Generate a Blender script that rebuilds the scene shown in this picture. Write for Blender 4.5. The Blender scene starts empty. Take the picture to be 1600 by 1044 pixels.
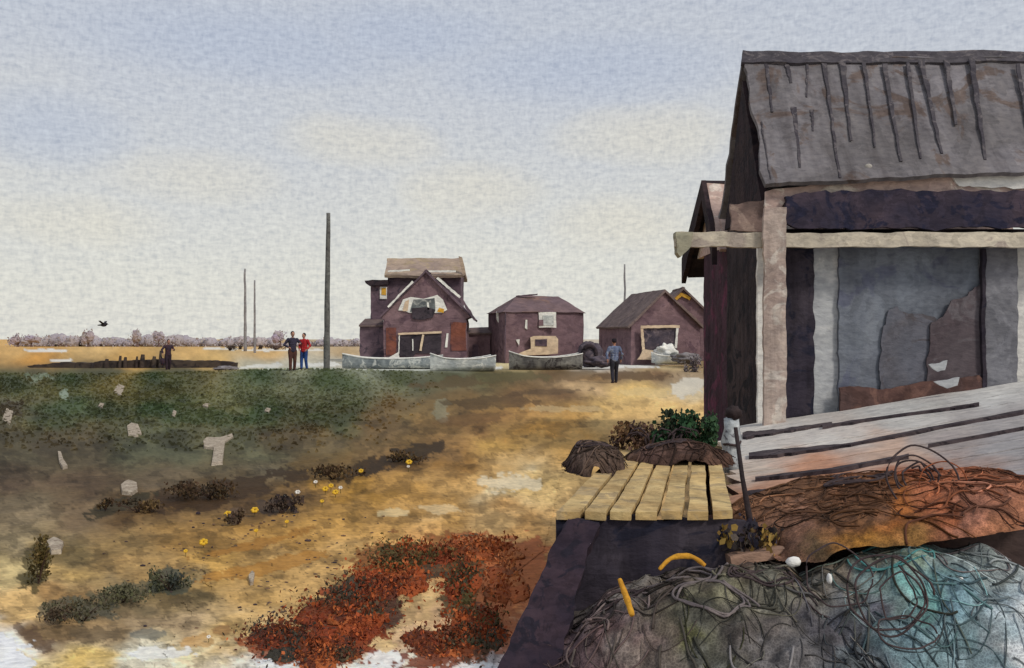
import bpy, bmesh, math, random
import numpy as np
from mathutils import Vector, noise as mnoise

random.seed(11)
RNG = np.random.RandomState(5)
SC = bpy.context.scene
COL = SC.collection

# ---------------------------------------------------------------- camera
F = 1400.0          # focal length in photo pixels (1600 wide)
EYE = 1.7
HZ = 530.0          # horizon row
cam_d = bpy.data.cameras.new('camera')
cam = bpy.data.objects.new('camera', cam_d); COL.objects.link(cam)
cam.location = (0, 0, EYE)
cam.rotation_euler = (math.radians(90), 0, 0)
cam_d.sensor_width = 36.0
cam_d.lens = 36.0 * F / 1600.0
cam_d.shift_y = (HZ - 522.0) / 1600.0
cam_d.clip_start = 0.05
cam_d.clip_end = 8000
SC.camera = cam

# ---------------------------------------------------------------- colour helpers
def lin(c):
    c = c / 255.0
    return c / 12.92 if c <= 0.04045 else ((c + 0.055) / 1.055) ** 2.4
def C(r, g, b, k=1.0):
    return (min(lin(r) * k, 0.9), min(lin(g) * k, 0.9), min(lin(b) * k, 0.9), 1.0)

# ---------------------------------------------------------------- world: pale, thinly clouded sky
world = bpy.data.worlds.new('World'); SC.world = world
world.use_nodes = True
nt = world.node_tree; nt.nodes.clear()
def N(t, **kw):
    n = nt.nodes.new(t)
    for k, v in kw.items(): setattr(n, k, v)
    return n
def M(op, a, b=None, c=None, clamp=False):
    n = nt.nodes.new('ShaderNodeMath'); n.operation = op; n.use_clamp = clamp
    for i, v in enumerate((a, b, c)):
        if v is None: continue
        if isinstance(v, (int, float)): n.inputs[i].default_value = v
        else: nt.links.new(v, n.inputs[i])
    return n.outputs[0]
def ramp(fac, stops, interp='LINEAR'):
    r = nt.nodes.new('ShaderNodeValToRGB'); cr = r.color_ramp; cr.interpolation = interp
    while len(cr.elements) < len(stops): cr.elements.new(0.5)
    for e, (p, c) in zip(cr.elements, stops):
        e.position = p; e.color = c if len(c) == 4 else (*c, 1)
    nt.links.new(fac, r.inputs[0]); return r.outputs[0]
def mixc(f, a, b, mode='MIX'):
    m = nt.nodes.new('ShaderNodeMix'); m.data_type = 'RGBA'; m.blend_type = mode
    if isinstance(f, (int, float)): m.inputs[0].default_value = f
    else: nt.links.new(f, m.inputs[0])
    for i, v in ((6, a), (7, b)):
        if isinstance(v, tuple): m.inputs[i].default_value = v
        else: nt.links.new(v, m.inputs[i])
    return m.outputs[2]
def vec(x, y, z=0.0):
    n = nt.nodes.new('ShaderNodeCombineXYZ')
    for i, v in enumerate((x, y, z)):
        if isinstance(v, (int, float)): n.inputs[i].default_value = v
        else: nt.links.new(v, n.inputs[i])
    return n.outputs[0]
def tnoise(v, scale, detail=4, rough=0.55, dist=0.0):
    n = nt.nodes.new('ShaderNodeTexNoise')
    n.inputs['Scale'].default_value = scale; n.inputs['Detail'].default_value = detail
    n.inputs['Roughness'].default_value = rough; n.inputs['Distortion'].default_value = dist
    nt.links.new(v, n.inputs['Vector']); return n.outputs['Fac']

SUN_DIR = Vector((0.55, -0.55, 0.0)).normalized()
SUN_EL = math.radians(42)
sdir = Vector((SUN_DIR.x * math.cos(SUN_EL), SUN_DIR.y * math.cos(SUN_EL), math.sin(SUN_EL)))
sky = N('ShaderNodeTexSky', sky_type='NISHITA')
sky.sun_disc = False; sky.sun_elevation = SUN_EL
sky.sun_rotation = math.atan2(sdir.x, sdir.y)
sky.air_density = 1.0; sky.dust_density = 2.0
tc = N('ShaderNodeTexCoord'); sp = N('ShaderNodeSeparateXYZ')
nt.links.new(tc.outputs['Generated'], sp.inputs[0])
az = M('ARCTAN2', sp.outputs[0], sp.outputs[1]); el = M('ARCSINE', sp.outputs[2])
uv = vec(az, el)
wn = tnoise(uv, 5.0, 4, 0.55, 0.6)
el2 = M('ADD', el, M('MULTIPLY', M('SUBTRACT', wn, 0.5), 0.16))
base = ramp(M('MULTIPLY', el2, 2.0, clamp=True), [
    (0.0, C(226, 225, 217)), (0.16, C(223, 222, 214)), (0.34, C(212, 213, 212)),
    (0.52, C(202, 206, 213)), (0.70, C(196, 202, 213)), (1.0, C(192, 199, 212))])
def blob(a0, e0, ra, re):
    da = M('DIVIDE', M('SUBTRACT', az, a0), ra); de = M('DIVIDE', M('SUBTRACT', el, e0), re)
    d = M('ADD', M('MULTIPLY', da, da), M('MULTIPLY', de, de))
    d = M('ADD', d, M('MULTIPLY', M('SUBTRACT', wn, 0.5), 1.6))
    return M('SUBTRACT', 1.0, d, clamp=True)
def ae(px, py): return math.atan2(px - 800, F), math.atan2(HZ - py, F)
warm = None
for px, py, rx, ry in ((560, 225, 150, 45), (1000, 215, 160, 50), (310, 290, 160, 50), (120, 365, 160, 45), (980, 350, 140, 50), (740, 300, 130, 50)):
    a0, e0 = ae(px, py)
    b = blob(a0, e0, rx / F, ry / F)
    warm = b if warm is None else M('MAXIMUM', warm, b)
base = mixc(M('MULTIPLY', warm, 0.5), base, C(226, 220, 203))
blues = None
for px, py, rx, ry in ((380, 90, 300, 60), (900, 110, 260, 60), (90, 240, 130, 60), (640, 60, 200, 50)):
    a0, e0 = ae(px, py)
    b = blob(a0, e0, rx / F, ry / F)
    blues = b if blues is None else M('MAXIMUM', blues, b)
base = mixc(M('MULTIPLY', blues, 0.45), base, C(176, 188, 211))
# fine grain imitating watercolour paper weave, painted over the sky in crossed streaks
g1 = tnoise(vec(M('MULTIPLY', az, 95), M('MULTIPLY', el, 240)), 1.0, 2, 0.6, 0.3)
g2 = tnoise(vec(M('MULTIPLY', az, 260), M('MULTIPLY', el, 110)), 1.0, 2, 0.6, 0.3)
gg = M('ADD', M('MULTIPLY', g1, 0.6), M('MULTIPLY', g2, 0.4))
gr = ramp(gg, [(0.30, (0.78, 0.80, 0.84, 1)), (0.50, (0.98, 0.98, 0.98, 1)), (0.68, (1.12, 1.12, 1.10, 1))])
base = mixc(1.0, base, gr, 'MULTIPLY')
bg1 = N('ShaderNodeBackground'); bg1.inputs[1].default_value = 0.10
nt.links.new(sky.outputs[0], bg1.inputs[0])
bg2 = N('ShaderNodeBackground'); bg2.inputs[1].default_value = 1.0
nt.links.new(base, bg2.inputs[0])
ms = N('ShaderNodeMixShader'); ms.inputs[0].default_value = 0.93
nt.links.new(bg1.outputs[0], ms.inputs[1]); nt.links.new(bg2.outputs[0], ms.inputs[2])
wo = N('ShaderNodeOutputWorld'); nt.links.new(ms.outputs[0], wo.inputs[0])

# ---------------------------------------------------------------- sun
sl = bpy.data.lights.new('sun', 'SUN'); sl.energy = 2.1; sl.angle = math.radians(11); sl.color = (1.0, 0.94, 0.84)
so = bpy.data.objects.new('sun', sl); COL.objects.link(so)
so.rotation_euler = (-sdir).to_track_quat('-Z', 'Y').to_euler()
so.location = (20, 10, 30)

# ---------------------------------------------------------------- exposure
SC.view_settings.view_transform = 'Standard'
SC.view_settings.look = 'None'
SC.view_settings.exposure = 0.0
SC.view_settings.gamma = 1.0
SC.render.engine = 'CYCLES'
SC.cycles.max_bounces = 5

# ---------------------------------------------------------------- numeric noise
def _hash(ix, iy, seed):
    h = (ix.astype(np.int64) * 374761393 + iy.astype(np.int64) * 668265263 + seed * 974634777) & 0x7fffffff
    h = ((h ^ (h >> 13)) * 1274126177) & 0x7fffffff
    return ((h ^ (h >> 16)) & 0xffff) / 65535.0
def vnoise(x, y, seed=0):
    x = np.asarray(x, float); y = np.asarray(y, float)
    ix = np.floor(x); iy = np.floor(y); fx = x - ix; fy = y - iy
    fx = fx * fx * (3 - 2 * fx); fy = fy * fy * (3 - 2 * fy)
    a = _hash(ix, iy, seed); b = _hash(ix + 1, iy, seed); c = _hash(ix, iy + 1, seed); d = _hash(ix + 1, iy + 1, seed)
    return (a * (1 - fx) + b * fx) * (1 - fy) + (c * (1 - fx) + d * fx) * fy
def fbm(x, y, seed=0, octs=4, rough=0.5):
    s = 0; amp = 1; tot = 0
    for i in range(octs):
        s = s + amp * vnoise(x * 2 ** i + 17.3 * i, y * 2 ** i - 9.1 * i, seed + i * 7); tot += amp; amp *= rough
    return s / tot
def sstep(a, b, x):
    t = np.clip((x - a) / (b - a), 0, 1); return t * t * (3 - 2 * t)

def at(px, py, Y):
    return Vector(((px - 800) / F * Y, Y, EYE - (py - HZ) / F * Y))

# ---------------------------------------------------------------- materials
MATS = {}
def wash(name, c1, c2=None, c3=None, scale=1.0, grain=20.0, attr=False, amt=0.45, bump=0.35, dark=0.62, stretch=(1, 1, 1), rough=0.9, streak=None, netting=None):
    """weathered surface: soft change of tone, hard-edged stains with a darker rim, fine tooth"""
    if name in MATS: return MATS[name]
    global nt
    m = bpy.data.materials.new(name); m.use_nodes = True
    nt = m.node_tree; nt.nodes.clear()
    tcn = nt.nodes.new('ShaderNodeTexCoord'); mp = nt.nodes.new('ShaderNodeMapping')
    mp.inputs['Scale'].default_value = stretch
    nt.links.new(tcn.outputs['Object'], mp.inputs[0]); v = mp.outputs[0]
    if attr:
        a = nt.nodes.new('ShaderNodeAttribute'); a.attribute_name = 'Col'; col = a.outputs['Color']
    else:
        c2 = c2 or tuple(x * 0.7 for x in c1[:3]) + (1,)
        n1 = tnoise(v, scale, 3, 0.5, 0.8)
        f1 = ramp(n1, [(0.36, (0, 0, 0, 1)), (0.62, (1, 1, 1, 1))])
        col = mixc(f1, c1, c2)
        if c3:
            n3 = tnoise(v, scale * 1.7, 5, 0.6, 1.4)
            f3 = ramp(n3, [(0.54, (0, 0, 0, 1)), (0.60, (1, 1, 1, 1))])
            col = mixc(f3, col, c3)
    n2 = tnoise(v, scale * 2.6, 6, 0.62, 0.5)
    d = (dark, dark, dark, 1); r = (dark * 0.82,) * 3 + (1,)
    st = ramp(n2, [(0.0, (1.06, 1.06, 1.06, 1)), (0.50, (1.0, 1.0, 1.0, 1)), (0.525, r), (0.55, d), (0.8, d)])
    col = mixc(amt, col, st, 'MULTIPLY')
    if streak:
        mp2 = nt.nodes.new('ShaderNodeMapping'); mp2.inputs['Scale'].default_value = streak
        nt.links.new(tcn.outputs['Object'], mp2.inputs[0])
        n4 = tnoise(mp2.outputs[0], 1.0, 4, 0.6, 0.2)
        col = mixc(0.8, col, ramp(n4, [(0.35, (0.62, 0.6, 0.6, 1)), (0.55, (1, 1, 1, 1)), (0.7, (1.18, 1.16, 1.12, 1))]), 'MULTIPLY')
    gx = nt.nodes.new('ShaderNodeMapping'); gx.inputs['Scale'].default_value = (0.55, 0.8, 1.15)
    nt.links.new(tcn.outputs['Object'], gx.inputs[0])
    g = tnoise(gx.outputs[0], grain, 3, 0.6, 0.2)  # tone and bump grain imitating the tooth of watercolour paper
    col = mixc(0.75, col, ramp(g, [(0.3, (0.72, 0.72, 0.74, 1)), (0.5, (1, 1, 1, 1)), (0.72, (1.25, 1.24, 1.2, 1))]), 'MULTIPLY')
    if netting:
        vo = nt.nodes.new('ShaderNodeTexVoronoi'); vo.feature = 'DISTANCE_TO_EDGE'; vo.inputs['Scale'].default_value = netting
        nt.links.new(v, vo.inputs['Vector'])
        col = mixc(0.55, col, ramp(vo.outputs['Distance'], [(0.0, (1.45, 1.42, 1.38, 1)), (0.06, (1.2, 1.2, 1.2, 1)), (0.14, (0.62, 0.6, 0.62, 1))]), 'MULTIPLY')
    bp = nt.nodes.new('ShaderNodeBump'); bp.inputs['Strength'].default_value = bump; bp.inputs['Distance'].default_value = 0.5 / grain
    nt.links.new(g, bp.inputs['Height'])
    b = nt.nodes.new('ShaderNodeBsdfPrincipled')
    b.inputs['Roughness'].default_value = rough; b.inputs['Specular IOR Level'].default_value = 0.15
    nt.links.new(col, b.inputs['Base Color']); nt.links.new(bp.outputs[0], b.inputs['Normal'])
    o = nt.nodes.new('ShaderNodeOutputMaterial'); nt.links.new(b.outputs[0], o.inputs[0])
    MATS[name] = m
    return m

# ---------------------------------------------------------------- object helpers
def tag(o, label=None, cat=None, group=None, kind=None):
    if label: o['label'] = label
    if cat: o['category'] = cat
    if group: o['group'] = group
    if kind: o['kind'] = kind
    return o
def empty(name, loc, label, cat, group=None):
    o = bpy.data.objects.new(name, None); COL.objects.link(o); o.location = loc; o.empty_display_size = 0.2
    return tag(o, label, cat, group)
def mesh(name, verts, faces, mat, parent=None, colors=None, smooth=False, origin=None):
    off = Vector((0, 0, 0))
    if parent is not None:
        p = parent
        while p is not None: off += p.location; p = p.parent
    loc = None
    if parent is None and origin is not None:
        loc = Vector(origin); off = loc
    me = bpy.data.meshes.new(name)
    vs = np.asarray([tuple(v) for v in verts] if not isinstance(verts, np.ndarray) else verts, float) - np.array(off)
    me.from_pydata(vs.tolist(), [], faces if isinstance(faces, list) else faces.tolist())
    if colors is not None:
        ca = me.color_attributes.new('Col', 'FLOAT_COLOR', 'POINT')
        cc = np.ones((len(vs), 4)); cc[:, :3] = np.asarray(colors)[:, :3]
        ca.data.foreach_set('color', cc.ravel())
    me.materials.append(mat)
    if smooth: me.polygons.foreach_set('use_smooth', [True] * len(me.polygons))
    me.update()
    o = bpy.data.objects.new(name, me); COL.objects.link(o)
    if parent is not None: o.parent = parent
    if loc is not None: o.location = loc
    return o

class MB:
    def __init__(s): s.v = []; s.f = []; s.c = []
    def add(s, vs, fs, col=None):
        b = len(s.v); s.v += [Vector(p) for p in vs]; s.f += [[i + b for i in f] for f in fs]
        if col is not None: s.c += [col] * len(vs)
        return s
    def box(s, x0, x1, y0, y1, z0, z1, col=None):
        return s.add([(x0, y0, z0), (x1, y0, z0), (x1, y1, z0), (x0, y1, z0), (x0, y0, z1), (x1, y0, z1), (x1, y1, z1), (x0, y1, z1)],
                     [(0, 3, 2, 1), (4, 5, 6, 7), (0, 1, 5, 4), (1, 2, 6, 5), (2, 3, 7, 6), (3, 0, 4, 7)], col)
    def tube(s, pts, rad, n=8, col=None, cap=True):
        pts = [Vector(p) for p in pts]
        if isinstance(rad, (int, float)): rad = [rad] * len(pts)
        vs = []; fs = []
        up = Vector((0, 0, 1))
        for i, p in enumerate(pts):
            t = (pts[min(i + 1, len(pts) - 1)] - pts[max(i - 1, 0)])
            if t.length < 1e-9: t = Vector((0, 0, 1))
            t.normalize()
            a = t.cross(up if abs(t.z) < 0.9 else Vector((1, 0, 0))).normalized(); b = t.cross(a)
            for k in range(n):
                an = 2 * math.pi * k / n
                vs.append(p + (a * math.cos(an) + b * math.sin(an)) * rad[i])
        for i in range(len(pts) - 1):
            for k in range(n):
                k2 = (k + 1) % n
                fs.append((i * n + k, i * n + k2, (i + 1) * n + k2, (i + 1) * n + k))
        if cap:
            fs.append(tuple(range(n))[::-1]); fs.append(tuple((len(pts) - 1) * n + k for k in range(n)))
        return s.add(vs, fs, col)
    def ball(s, c, r, nu=12, nv=8, col=None, lump=0.0, seed=0):
        c = Vector(c); r = (r, r, r) if isinstance(r, (int, float)) else r
        vs = []; fs = []
        for j in range(nv + 1):
            th = math.pi * j / nv
            for i in range(nu):
                ph = 2 * math.pi * i / nu
                d = Vector((math.sin(th) * math.cos(ph), math.sin(th) * math.sin(ph), math.cos(th)))
                k = 1 + lump * mnoise.noise(d * 2.2 + Vector((seed * 3.1, seed, 0)))
                vs.append(c + Vector((d.x * r[0] * k, d.y * r[1] * k, d.z * r[2] * k)))
        for j in range(nv):
            for i in range(nu):
                i2 = (i + 1) % nu
                fs.append((j * nu + i, (j + 1) * nu + i, (j + 1) * nu + i2, j * nu + i2))
        return s.add(vs, fs, col)
    def wobble(s, amp, freq=1.0, axes=(1, 1, 1), seed=0):
        for p in s.v:
            w = mnoise.noise_vector(p * freq + Vector((seed, 0, 0))) * amp + mnoise.noise_vector(p * freq * 3.1 + Vector((seed, 5, 0))) * amp * 0.45
            p.x += w.x * axes[0]; p.y += w.y * axes[1]; p.z += w.z * axes[2]
        return s
    def build(s, name, mat, parent=None, smooth=False, origin=None):
        return mesh(name, s.v, s.f, mat, parent, s.c if len(s.c) == len(s.v) and s.c else None, smooth, origin)

def densify(pts, step):
    out = []
    for i, p in enumerate(pts):
        q = pts[(i + 1) % len(pts)]; d = math.hypot(q[0] - p[0], q[1] - p[1]); n = max(1, int(d / step))
        for k in range(n): out.append((p[0] + (q[0] - p[0]) * k / n, p[1] + (q[1] - p[1]) * k / n))
    return out
def panel(name, pts, Y, depth, mat, parent=None, amp=1.2, step=6, freq=0.09, origin=None, build=True):
    """board with an uneven outline standing at distance Y; outline given as sight-lines, thickness in metres"""
    pts = densify(pts, step); o = []
    for (x, y) in pts:
        w = mnoise.noise_vector(Vector((x * freq, y * freq, Y * 7.1))) * amp + mnoise.noise_vector(Vector((x * freq * 3.2, y * freq * 3.2, Y))) * amp * 0.5
        o.append((x + w.x, y + w.y))
    fr = [at(x, y, Y) for x, y in o]; bk = [p + Vector((0, depth, 0)) for p in fr]; n = len(fr)
    a = sum(o[i][0] * o[(i + 1) % n][1] - o[(i + 1) % n][0] * o[i][1] for i in range(n))
    fs = [tuple(range(n)), tuple(range(2 * n - 1, n - 1, -1))]
    for i in range(n):
        j = (i + 1) % n; fs.append((i, i + n, j + n, j))
    if a < 0: fs = [tuple(reversed(f)) for f in fs]
    fs = [tuple(reversed(f)) for f in fs]
    mb = MB().add(fr + bk, fs)
    return mb.build(name, mat, parent, origin=origin) if build else mb
def rect(x0, x1, y0, y1): return [(x0, y0), (x1, y0), (x1, y1), (x0, y1)]
def patch(p00, p10, p11, p01, nu, nv, th, amp=0.0, freq=1.0, rag=0.0, rel=0.0):
    """slab between four corners with thickness th (away from its normal); rag roughens the outline"""
    p00, p10, p11, p01 = map(Vector, (p00, p10, p11, p01))
    nrm = (p10 - p00).cross(p01 - p00).normalized()
    ue = (p10 - p00).normalized(); ve = (p01 - p00).normalized()
    top = []
    for j in range(nv + 1):
        for i in range(nu + 1):
            u = i / nu; v = j / nv
            p = (p00 * (1 - u) + p10 * u) * (1 - v) + (p01 * (1 - u) + p11 * u) * v
            w = mnoise.noise_vector(p * freq) + mnoise.noise_vector(p * freq * 3.3) * 0.5
            q = p + nrm * w.z * amp
            if rag:
                if i in (0, nu): q += ue * w.x * rag
                if j in (0, nv): q += ve * w.y * rag
            top.append(q)
    n = len(top); bot = [p - nrm * th for p in top]; W = nu + 1; fs = []
    for j in range(nv):
        for i in range(nu):
            a = j * W + i
            fs.append((a, a + 1, a + 1 + W, a + W)); fs.append((a + n, a + W + n, a + 1 + W + n, a + 1 + n))
    for i in range(nu):
        a = i; fs.append((a + 1, a, a + n, a + 1 + n)); a = nv * W + i; fs.append((a, a + 1, a + 1 + n, a + n))
    for j in range(nv):
        a = j * W; fs.append((a, a + W, a + W + n, a + n)); a = j * W + nu; fs.append((a + W, a, a + n, a + W + n))
    return MB().add(top + bot, fs)

def idw(px, py, ctrl, power=3.2, xs=1.0, ys=1.6):
    """blend of tones given at scattered spots"""
    c = np.array([[k[0], k[1]] for k in ctrl], float)
    cl = np.array([[lin(k[2]), lin(k[3]), lin(k[4])] for k in ctrl])
    out = np.zeros((len(px), 3)); ws = np.zeros(len(px))
    for (x, y), q in zip(c, cl):
        d2 = ((px - x) * xs) ** 2 + ((py - y) * ys) ** 2 + 120
        w = 1.0 / d2 ** (power / 2); ws += w; out += w[:, None] * q
    return out / ws[:, None]

# ================================================================ GROUND
def bank(X, Y):
    X = np.asarray(X, float); Y = np.asarray(Y, float)
    z = 0.29 * np.exp(-(((X + 9.5) / 6.0) ** 2 + ((Y - 41.0) / 5.0) ** 2))
    z = z + 0.05 * (fbm(X * 0.25, Y * 0.25, 3, 3) - 0.5) * sstep(3, 10, Y)
    return z
def bz(X, Y): return float(bank(np.array([X]), np.array([Y]))[0])

GC = [ # spots of ground: sight-line x, y, and its earth colour
 (-100,545,196,160,104),(20,548,198,160,104),(150,548,200,166,112),(300,550,196,160,104),(420,552,190,155,104),(540,552,176,150,112),
 (60,562,190,140,74),(200,563,196,155,92),(330,565,198,164,106),(150,580,84,80,60),(300,580,84,82,62),(60,580,90,84,62),(200,571,180,146,92),
 (400,573,178,172,150),(460,571,190,186,168),(530,568,182,178,162),(600,572,210,208,198),(700,566,220,218,208),(780,563,204,190,150),
 (850,566,180,162,120),(930,566,208,206,200),(1040,570,190,170,130),(1090,572,130,110,80),
 (20,594,78,82,60),(120,592,66,76,54),(250,590,64,76,52),(400,592,68,80,56),(520,592,74,82,56),(620,590,82,84,54),(700,590,84,80,54),(755,588,92,82,52),
 (790,590,112,90,58),(870,584,104,80,52),(940,592,122,94,60),(1030,584,112,84,58),(1080,590,150,130,105),
 (20,640,112,104,86),(130,640,78,86,64),(260,645,68,80,56),(400,645,70,80,56),(520,640,82,84,60),(620,635,108,84,58),(720,625,124,94,62),
 (820,612,128,98,64),(890,620,112,84,56),(930,606,190,160,120),(1000,608,205,172,112),(1080,612,206,186,150),
 (20,690,96,84,68),(130,700,96,82,66),(260,690,98,94,76),(400,690,104,98,78),(500,690,118,98,76),(600,670,126,98,70),(660,700,132,102,66),
 (740,660,142,106,66),(800,640,172,132,80),(880,650,178,140,84),(960,640,208,172,112),(1060,640,214,178,120),
 (20,740,98,80,64),(140,750,92,74,58),(270,740,106,90,72),(400,730,112,98,80),(500,735,100,78,52),(600,725,110,82,50),(700,715,140,104,58),
 (790,690,186,148,86),(860,670,188,140,76),(900,700,196,156,96),(1000,690,200,160,104),
 (20,800,118,104,82),(130,795,112,94,72),(260,790,96,74,48),(380,780,92,70,46),(470,770,112,86,54),(560,770,164,124,62),(650,760,176,136,80),
 (740,740,192,154,100),(800,760,214,192,152),(850,760,208,176,120),
 (20,850,150,134,104),(100,860,122,104,70),(200,850,136,112,74),(320,850,152,118,70),(420,830,164,126,72),(520,820,178,138,80),(640,820,192,150,92),
 (740,810,206,170,118),(830,820,204,160,104),
 (20,900,190,170,124),(120,900,166,138,90),(240,890,158,128,84),(350,880,182,144,84),(470,880,186,150,98),(600,880,198,160,104),(700,860,200,150,96),(800,870,196,134,82),
 (30,950,200,166,114),(100,950,150,118,78),(180,940,112,98,74),(290,920,116,100,70),(400,940,190,154,100),(520,950,196,160,104),(640,930,206,174,124),(760,930,190,120,74),
 (20,1000,226,216,200),(90,990,130,106,76),(180,980,140,118,88),(260,980,158,136,106),(370,990,196,162,108),(470,1000,206,174,122),(600,1000,206,176,128),(690,960,208,172,134),(760,1000,178,110,80),
 (40,1035,216,196,146),(130,1040,206,176,112),(220,1025,226,218,194),(320,1010,218,200,160),(430,1040,230,224,210),(560,1035,226,214,196),(660,1040,226,210,190),(760,1044,226,214,208),
 (870,1044,150,130,128),(1000,1044,120,112,112),(1200,1000,110,108,104),(1400,1000,120,130,132),(1560,1000,214,214,212),(1600,900,206,208,206),(1700,900,200,200,200),
 (1200,860,120,100,86),(1400,860,120,96,74),(1200,700,150,130,100),(1500,700,150,145,140)]
RUST = [(450,1010,70,30,0,150,80,44,.9),(530,1000,80,46,-.4,138,62,34,.92),(560,955,80,52,-.6,146,66,36,.92),(600,910,76,44,-.6,156,74,38,.92),(660,868,110,36,-.2,140,92,50,.9),(650,885,50,26,-.3,76,66,52,.85),(770,862,100,30,.05,178,108,64,.9),(800,900,66,70,.2,190,114,70,.85),(725,920,32,80,.15,84,70,46,.92),(775,970,46,80,.1,172,104,66,.8),(700,1008,80,34,-.3,122,62,38,.92),(745,990,40,48,.2,84,62,48,.85),(600,950,34,36,-.3,70,56,46,.85),(545,985,24,16,-.3,74,60,50,.85)]
BLOTS = [ # hard-edged patches: x, y, rx, ry, tilt, colour, strength
 (330,770,150,20,-.22,66,48,31,.9),(180,790,60,14,-.25,60,53,36,.9),(560,735,70,14,-.35,63,47,30,.9),(640,712,70,14,-.3,60,46,31,.9),
 (55,885,22,38,.2,84,74,44,.85),(120,955,60,20,0.,84,82,68,.8),(265,905,34,22,0.,74,78,66,.85),(190,925,60,14,-.2,88,86,66,.7),
 (150,990,40,14,0,100,84,62,.7),(230,990,26,14,0,104,106,98,.7),(60,1000,40,14,.5,96,74,58,.7),(440,880,110,10,-.22,168,116,48,.7),
 (400,850,90,9,-.25,160,110,46,.7),(345,985,18,9,0,150,112,70,.8),(310,1000,40,9,-.1,186,140,80,.7),(430,790,26,12,0,70,58,50,.85),
 (370,805,20,12,0,96,78,62,.8),(800,756,50,14,0,222,205,170,.8),(690,795,40,8,0,222,196,150,.6),(880,640,60,6,0,196,168,120,.6),
 (890,588,60,7,-.05,104,80,50,.6),(690,640,14,20,0,160,150,128,.6),(620,800,30,8,0,216,196,150,.6),(860,612,70,5,-.05,88,68,46,.6),
 (520,640,60,8,0,84,74,52,.5),(75,700,30,12,0,96,80,66,.5),(330,650,60,12,0,72,84,56,.5),(15,640,20,14,0,80,64,54,.7),
 (640,1000,30,22,-.4,208,172,134,.7),(250,1020,60,10,0,232,230,222,.8),(15,1025,40,34,.6,236,236,234,.95),(450,1035,60,14,0,236,234,228,.9),
 (600,1030,40,14,0,236,232,226,.9),(770,1044,60,14,0,236,234,230,.85),(1010,612,60,8,0,214,186,130,.6),(1075,606,26,18,0,216,208,190,.8),(410,573,50,5,-.03,214,212,200,.95),(500,570,60,5,0,218,216,206,.95),(470,577,90,4,0,176,180,164,.8),(60,548,36,3,0,222,220,212,.9),(95,563,22,2.5,0,222,220,212,.85),(345,545,24,1.6,0,222,218,206,.9),(440,547,60,1.8,0,222,218,206,.9),(650,575,120,4,0,222,220,212,.9),(960,572,60,3,0,224,222,214,.9),(770,628,80,12,-.05,92,68,42,.75),(700,600,70,10,-.03,104,78,48,.7),(740,655,60,8,-.08,116,84,52,.6),(60,592,26,10,0,150,154,138,.8),(100,614,8,10,.5,170,176,164,.8),(800,590,60,8,-.05,96,84,52,.7),(1000,588,60,8,0,96,72,46,.8)] + RUST
def ground_colour(px, py, X, Y):
    w1 = fbm(px / 60, py / 34, 1, 4) - 0.5; w2 = fbm(px / 60 + 9, py / 34 + 4, 2, 4) - 0.5
    sc = np.clip((py - 535) / 120, 0.08, 1)
    sy = np.clip((py - 566) / 110, 0.04, 1)
    qx = px + w1 * 150 * sc; qy = py + w2 * 62 * sy
    c = idw(qx, qy, GC, 3.4, 0.75, 1.7)
    k = fbm(px / 26, py / 13, 21, 5, 0.6)
    k2 = fbm(px / 7, py / 4.2, 33, 3, 0.7)
    g_ = c.mean(1)[:, None]; c = np.clip(g_ + (c - g_) * 1.08, .01, 1)
    k3 = fbm(px / 4.6, py / 2.7, 36, 2, 0.7)
    c = c * (0.52 + 0.52 * k + 0.38 * k2 + .32 * k3)[:, None]
    c = c * (1 + .16 * sstep(.5, .62, fbm(px / 48, py / 20, 55, 4, .6)) * sc)[:, None]
    # overlapping thin glazes with a darker rim
    for s, (fx, fy, th) in enumerate(((40, 18, .57), (22, 12, .60), (90, 30, .58))):
        n = fbm(px / fx, py / fy, 40 + s, 4, 0.55)
        inside = sstep(th, th + .012, n); rim = np.exp(-((n - th - .006) / .008) ** 2)
        c = c * (1 - 0.26 * inside * sc - 0.2 * rim * sc)[:, None]
    ex = fbm(px / 14, py / 9, 61, 4, 0.6) - 0.5
    for (x, y, rx, ry, t, r, g, b, a) in BLOTS:
        dx = px - x; dy = py - y; u = (dx * math.cos(t) + dy * math.sin(t)) / rx; v = (-dx * math.sin(t) + dy * math.cos(t)) / ry
        d = np.sqrt(u * u + v * v) + ex * 1.5 + (fbm(px / 40, py / 22, 63, 3) - .5) * .8
        m = (1 - sstep(.86, .94, d)) * a
        rim = np.exp(-((d - .88) / .05) ** 2) * .18 * a
        col = np.array([lin(r), lin(g), lin(b)])
        c = c * (1 - m)[:, None] + col * (0.82 + 0.36 * k)[:, None] * m[:, None]
        c = c * (1 - rim)[:, None]
    fm = sstep(574, 584, py) * (1 - sstep(700, 800, py)) * (1 - sstep(-90, 60, px - (900 - (py - 580) * 2.2) + w1 * 160))
    c = c * (1 - fm[:, None] * np.array([.30, .22, .30]))
    # scattered dark specks (grit) on the sand
    s = vnoise(px / 3.1, py / 2.4, 90); reg = np.exp(-(((px - 450) / 170) ** 2 + ((py - 900) / 70) ** 2))
    c = c * (1 - 0.6 * (s > 0.93) * (reg > .25))[:, None]
    return np.clip(c, 0.01, 0.8)

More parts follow.
